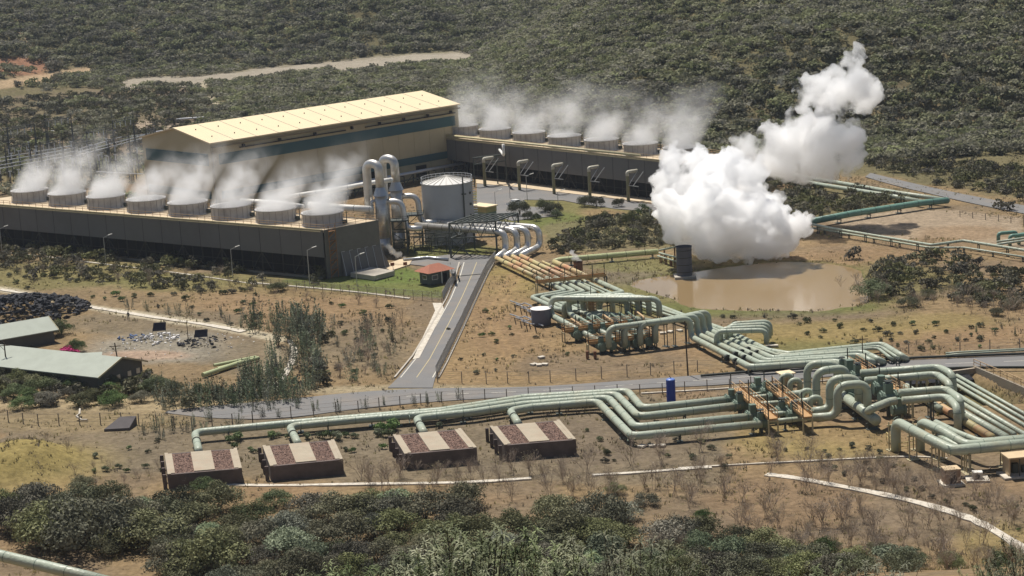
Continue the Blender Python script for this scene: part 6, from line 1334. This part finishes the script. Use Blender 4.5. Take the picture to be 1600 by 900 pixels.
MIDP = [([(-60, 368), (500, 432), (500, 447), (-60, 396)], .4), ([(-90, 140), (300, 140), (330, 200), (230, 262), (-90, 262)], .38), ([(905, 350), (985, 340), (1060, 333), (1060, 385), (960, 388), (870, 400), (855, 385)], .9), ([(1200, 280), (1290, 292), (1430, 316), (1330, 332), (1270, 342), (1150, 340)], 1.0), ([(1200, 280), (1290, 292), (1420, 314), (1330, 328), (1270, 340)], .9), ([(1330, 400), (1460, 400), (1600, 418), (1600, 492), (1480, 470), (1375, 462), (1360, 430)], .55), ([(1480, 300), (1600, 325), (1600, 340), (1470, 312)], .35), ([(1340, 250), (1640, 268), (1640, 322), (1380, 268)], .8), ([(1420, 272), (1640, 300), (1640, 316), (1470, 292)], .8),
        ([(0, 398), (400, 446), (400, 462), (200, 450), (0, 430)], .35), ([(0, 590), (240, 606), (240, 630), (0, 640)], .5), ([(300, 610), (480, 600), (500, 520), (520, 540), (510, 612), (300, 640)], .35)]
def midmask(X, Y, px, py):
    d = np.zeros(X.shape)
    for pl_, v in MIDP: d = np.where(pip(px, py, pl_), v, d)
    for q in ([(1262, 347), (1330, 334), (1481, 313)], [(1180, 268), (1300, 287), (1482, 313)], [(1352, 272), (1400, 284), (1470, 300), (1540, 315), (1650, 336)]): d = np.where(strip_d(q, px, py) < 5, 0, d)
    return d * (fbm(X, Y, 8, 2, 3) > .33)
masses('brush', 60000, (-260, 190), (280, 860), midmask, mid_t, 1.0, 2.9, leaf_mat('brush_leaf', (.07, .07, .035), (.165, .15, .085), attr='tint', scale=.3), 'low dry brush growing in patches between the plant, the pond and the pipes', 'brush', 2, 1.05)
def tufts(seed):
    r = np.random.default_rng(seed); V = []
    for k in range(7):
        a = r.uniform(0, 6.28); p = r.normal(scale=.35, size=2); h = r.uniform(.4, 1.0); l = r.normal(scale=.35, size=2); w_ = .11
        c, s_ = math.cos(a) * w_, math.sin(a) * w_; V += [(p[0] - c, p[1] - s_, 0), (p[0] + c, p[1] + s_, 0), (p[0] + l[0] + c * .3, p[1] + l[1] + s_ * .3, h), (p[0] + l[0] - c * .3, p[1] + l[1] - s_ * .3, h)]
    V = np.array(V); return V, None
NOG = [[(200, 632), (450, 622), (820, 604), (1640, 551), (1640, 580), (820, 623), (330, 662)], [(603, 610), (716, 420), (776, 404), (680, 612)], [(640, 400), (775, 398), (775, 412), (640, 415)], POND_PX, [(0, 320), (505, 360), (580, 348), (600, 425), (505, 440), (0, 392)], [(745, 280), (1040, 318), (1040, 332), (745, 330)], [(1285, 345), (1420, 325), (1600, 345), (1600, 385), (1480, 372)], [(820, 455), (940, 455), (1180, 540), (1400, 540), (1400, 560), (1180, 577), (940, 560), (860, 500)]]
def tmask(X, Y, px, py):
    d = .10 + .9 * sstep(.46, .62, fbm(X, Y, 9, 4, 21))
    for pl_ in NOG: d = np.where(pip(px, py, pl_), 0, d)
    for q in SB: d = np.where(pip(px, py, [(x, y + k) for (x, y), k in zip(q, (0, 0, 30, 30))]), 0, d)
    d = np.where(pip(px, py, [(100, 500), (420, 520), (420, 590), (240, 590), (100, 540)]), d * .25, d)
    return np.where((Y < 560) & (Y > 214), d, 0)
masses('dry_grass', 70000, (-150, 180), (214, 560), tmask, [tufts(i) for i in range(6)], .35, .85, M_tuft, 'sparse dry grass tufts all over the brown soil of the valley floor', 'grass', 5, .8)
# ============================================================ steam
def steam_node(nm, dens_, noise=None, aniso=.25):
    m = bpy.data.materials.new(nm); m.use_nodes = True; nt = m.node_tree; nt.nodes.clear(); o = nt.nodes.new('ShaderNodeOutputMaterial'); v = nt.nodes.new('ShaderNodeVolumePrincipled')
    v.inputs['Color'].default_value = (.985, .985, .985, 1); v.inputs['Density'].default_value = dens_; v.inputs['Anisotropy'].default_value = aniso; nt.links.new(v.outputs[0], o.inputs['Volume']); return m, nt, v
def plume_mat(nm, k, hgt, lean, R0, R1, nscale=.32):
    m, nt, v = steam_node(nm, 0); N = nt.nodes; L = nt.links
    def M(op, a, b=None, c=None, clamp=False):
        n = N.new('ShaderNodeMath'); n.operation = op; n.use_clamp = clamp
        for i, q in enumerate((a, b, c)):
            if q is None: continue
            if isinstance(q, (int, float)): n.inputs[i].default_value = q
            else: L.new(q, n.inputs[i])
        return n.outputs[0]
    tc = N.new('ShaderNodeTexCoord'); sp = N.new('ShaderNodeSeparateXYZ'); L.new(tc.outputs['Object'], sp.inputs[0]); x, y, z = sp.outputs
    h = M('DIVIDE', z, hgt, clamp=True); hp2 = M('POWER', h, 1.35)
    g = N.new('ShaderNodeNewGeometry'); nz = N.new('ShaderNodeTexNoise'); nz.inputs['Scale'].default_value = nscale; nz.inputs['Detail'].default_value = 4; nz.inputs['Roughness'].default_value = .6; nz.inputs['Distortion'].default_value = .15
    L.new(g.outputs['Position'], nz.inputs['Vector'])
    big = N.new('ShaderNodeTexNoise'); big.inputs['Scale'].default_value = nscale * .35; big.inputs['Detail'].default_value = 1; L.new(g.outputs['Position'], big.inputs['Vector'])
    wob = M('MULTIPLY', M('SUBTRACT', big.outputs['Fac'], .5), M('MULTIPLY', h, 4.5))
    ax = M('ADD', M('SUBTRACT', x, M('MULTIPLY', hp2, lean[0])), wob); ay = M('SUBTRACT', y, M('MULTIPLY', hp2, lean[1]))
    rr = M('SQRT', M('ADD', M('MULTIPLY', ax, ax), M('MULTIPLY', ay, ay))); R = M('ADD', M('MULTIPLY', h, R1 - R0), R0)
    f = M('SUBTRACT', 1.0, M('DIVIDE', rr, R), clamp=True); f = M('POWER', f, .7)
    th = M('SUBTRACT', nz.outputs['Fac'], M('ADD', M('MULTIPLY', h, .17), .30)); th = M('MULTIPLY', th, 3.2, clamp=True)
    fade = M('POWER', M('SUBTRACT', 1.0, h, clamp=True), 1.9)
    L.new(M('MULTIPLY', M('MULTIPLY', f, th), M('MULTIPLY', fade, k)), v.inputs['Density']); return m
def plume_mesh(hgt, lean, R0, R1, n=14, m_=6):
    vs = []; fs = []
    for j in range(m_):
        h = j / (m_ - 1); q = h ** 1.35
        for k in range(n): a = 2 * math.pi * k / n; R = R0 + (R1 - R0) * h + .3 + 2.5 * h; vs.append((lean[0] * q + R * math.cos(a), lean[1] * q + R * math.sin(a), hgt * h + .02))
    for j in range(m_ - 1):
        for k in range(n): fs.append((j * n + k, j * n + (k + 1) % n, (j + 1) * n + (k + 1) % n, (j + 1) * n + k))
    fs += [tuple(range(n))[::-1], tuple(range((m_ - 1) * n, m_ * n))]; return MB().add(vs, fs)
PM = plume_mat('fan_steam', 1.1, 15, (10, 2), 4.9, 7.0, .24); pmsh = plume_mesh(15, (10, 2), 4.9, 7.0); me0 = None
PM2 = plume_mat('fan_steam_rear', .62, 16, (8, 2.0), 4.9, 10.5, .17); pmsh2 = plume_mesh(16, (8, 2.0), 4.9, 10.5)
pr0 = mk('steam_plume', pmsh, PM, local=True, origin=(0, 0, 0)); pr1 = mk('steam_plume', pmsh2, PM2, local=True, origin=(0, 0, 0))
for i, p in enumerate(RL):
    src = pr0 if i < 8 else pr1; o = src if i in (0, 8) else src.copy()
    if o is not src: COL.objects.link(o)
    q_ = .85 + .4 * ((i * 37) % 10) / 10; o.scale = (1, 1, q_ if i < 8 else q_ * 1.05); o.rotation_euler = (0, 0, R_(((i * 53) % 30) - 15)); o.location = (p.x, p.y, HD + 2.2); props(o, 'drifting white steam wisp above the %s fan cylinder, %s' % (('front', ORD[i]) if i < 8 else ('rear', ORD2[i - 8])), 'steam', 'steam wisps over the fan cylinders', 'stuff')
def puff(name, blobs, label, density, vox=.38, amp=1.5, seedscale=4.5, kids=12, torn=0):
    bmx = bmesh.new()
    for (px, py, Y, rp_) in blobs:
        c = at(px, py, Y); r = rp_ * mpp(c); bmesh.ops.create_icosphere(bmx, subdivisions=3, radius=r, matrix=Matrix.Translation(c))
        for _ in range(kids):
            u = Vector((random.gauss(0, 1), random.gauss(0, 1), random.gauss(0, 1))).normalized(); k_ = r * random.uniform(.2, .42); bmesh.ops.create_icosphere(bmx, subdivisions=2, radius=k_, matrix=Matrix.Translation(c + u * r * random.uniform(.8, 1.0)))
            if kids > 10:
                v_ = (u + Vector((random.gauss(0, .5), random.gauss(0, .5), random.gauss(0, .5)))).normalized(); bmesh.ops.create_icosphere(bmx, subdivisions=2, radius=k_ * .5, matrix=Matrix.Translation(c + u * r * .9 + v_ * k_ * .95))
    me = bpy.data.meshes.new(name); bmx.to_mesh(me); bmx.free(); o = bpy.data.objects.new(name, me); COL.objects.link(o)
    m, nt, v = steam_node(name + '_steam', density, aniso=.1); m.cycles.volume_step_rate = .3; v.inputs['Color'].default_value = (1, 1, 1, 1); v.inputs['Anisotropy'].default_value = .45; me.materials.append(m)
    if torn:
        N = nt.nodes; g = N.new('ShaderNodeNewGeometry'); nz = N.new('ShaderNodeTexNoise'); nz.inputs['Scale'].default_value = torn; nz.inputs['Detail'].default_value = 6; nz.inputs['Roughness'].default_value = .62; nz.inputs['Distortion'].default_value = .3
        nt.links.new(g.outputs['Position'], nz.inputs['Vector']); mr = N.new('ShaderNodeMapRange'); mr.inputs[1].default_value = .40; mr.inputs[2].default_value = .60; mr.inputs[3].default_value = 0; mr.inputs[4].default_value = density; nt.links.new(nz.outputs['Fac'], mr.inputs[0]); nt.links.new(mr.outputs[0], v.inputs['Density'])
    q = o.modifiers.new('remesh', 'REMESH'); q.mode = 'VOXEL'; q.voxel_size = vox
    for i, (sc_, am) in enumerate(((seedscale, amp), (seedscale * .4, amp * .6), (seedscale * .15, amp * .32))):
        tx = bpy.data.textures.new(name + str(i), 'CLOUDS'); tx.noise_scale = sc_; tx.noise_depth = 2; tx.noise_type = 'HARD_NOISE' if i < 2 else 'SOFT_NOISE'
        d = o.modifiers.new('d%d' % i, 'DISPLACE'); d.texture = tx; d.texture_coords = 'GLOBAL'; d.strength = am * 2; d.mid_level = .38
    q = o.modifiers.new('clean', 'REMESH'); q.mode = 'VOXEL'; q.voxel_size = vox * .8
    props(o, label, 'steam', None, 'stuff'); return o
Yc = 408
C1 = [(1075, 380, 12), (1100, 385, 22), (1060, 340, 34), (1045, 300, 30), (1060, 265, 32), (1090, 260, 30), (1120, 280, 42), (1110, 330, 52), (1150, 345, 50), (1160, 300, 40), (1185, 330, 36), (1195, 370, 30), (1160, 388, 22), (1225, 358, 30), (1250, 352, 20), (1215, 385, 18), (1205, 345, 34), (1235, 370, 16), (1125, 394, 20), (1160, 396, 18), (1195, 392, 18), (1225, 380, 16), (1045, 318, 24), (1100, 350, 44), (1090, 300, 50), (1030, 285, 16), (1140, 250, 24), (1175, 265, 24), (1262, 345, 8), (1040, 335, 16)]
puff('steam_cloud', [(x, y, Yc + random.uniform(-6, 8) + (8 if y < 320 else 0), r) for x, y, r in C1], 'huge dense white steam cloud boiling off the dark stack over the pond', 1.5, torn=.22)
C2 = [(1160, 225, 16), (1180, 240, 26), (1205, 215, 22), (1215, 255, 26), (1240, 225, 34), (1260, 262, 24), (1285, 245, 34), (1310, 225, 34), (1325, 250, 22), (1335, 215, 18), (1280, 205, 28), (1250, 190, 24), (1230, 275, 14), (1190, 262, 16), (1300, 268, 14)]
puff('steam_cloud', [(x, y, 445 + random.uniform(-6, 8), r * 1.1) for x, y, r in C2], 'second white steam cloud drifting behind the first, over the hillside foot', .8, torn=.16)
C3 = [(1262, 150, 18), (1280, 140, 24), (1310, 150, 26), (1335, 130, 24), (1330, 100, 16), (1340, 85, 10), (1350, 155, 22), (1360, 130, 14), (1300, 125, 16), (1345, 170, 10), (1255, 165, 8), (1342, 78, 8)]
puff('steam_cloud', [(x, y, 455 + random.uniform(-5, 5), r * 1.12) for x, y, r in C3], 'topmost white steam cloud tapering to a point against the bushes', .8, torn=.2)
puff('steam_puff', [(1228, 32, 455, 9), (1245, 40, 455, 7), (1215, 34, 455, 5)], 'faint steam puff high above the clouds', .035, .3, .5, 2.0, 3); puff('steam_puff', [(1218, 130, 450, 7), (1222, 120, 450, 5)], 'faint small steam puff left of the topmost cloud', .06, .3, .5, 2.0, 3)
puff('steam_puff', [(905, 408, 413, 5), (899, 401, 413, 6), (894, 394, 413, 5)], 'small bright steam puff from the rusty stack', .9, .2, .6, 2.0, 6); puff('steam_puff', [(612, 392, 432, 6), (622, 398, 431, 6), (632, 402, 430, 4), (608, 386, 433, 5)], 'low steam wisp at the foot of the silver vessels', .30, .2, .6, 2.0, 6)
puff('steam_puff', [(880, 640, 300, 9), (883, 655, 298, 8), (876, 628, 302, 8)], 'thin steam wisp over the rightmost rock box', .03, .4, .8, 2.0, 3); puff('steam_puff', [(925, 548, 348, 9), (940, 556, 346, 9), (880, 575, 338, 8)], 'thin steam wisp at the foot of the arched pipes', .03, .4, .8, 2.0, 3)
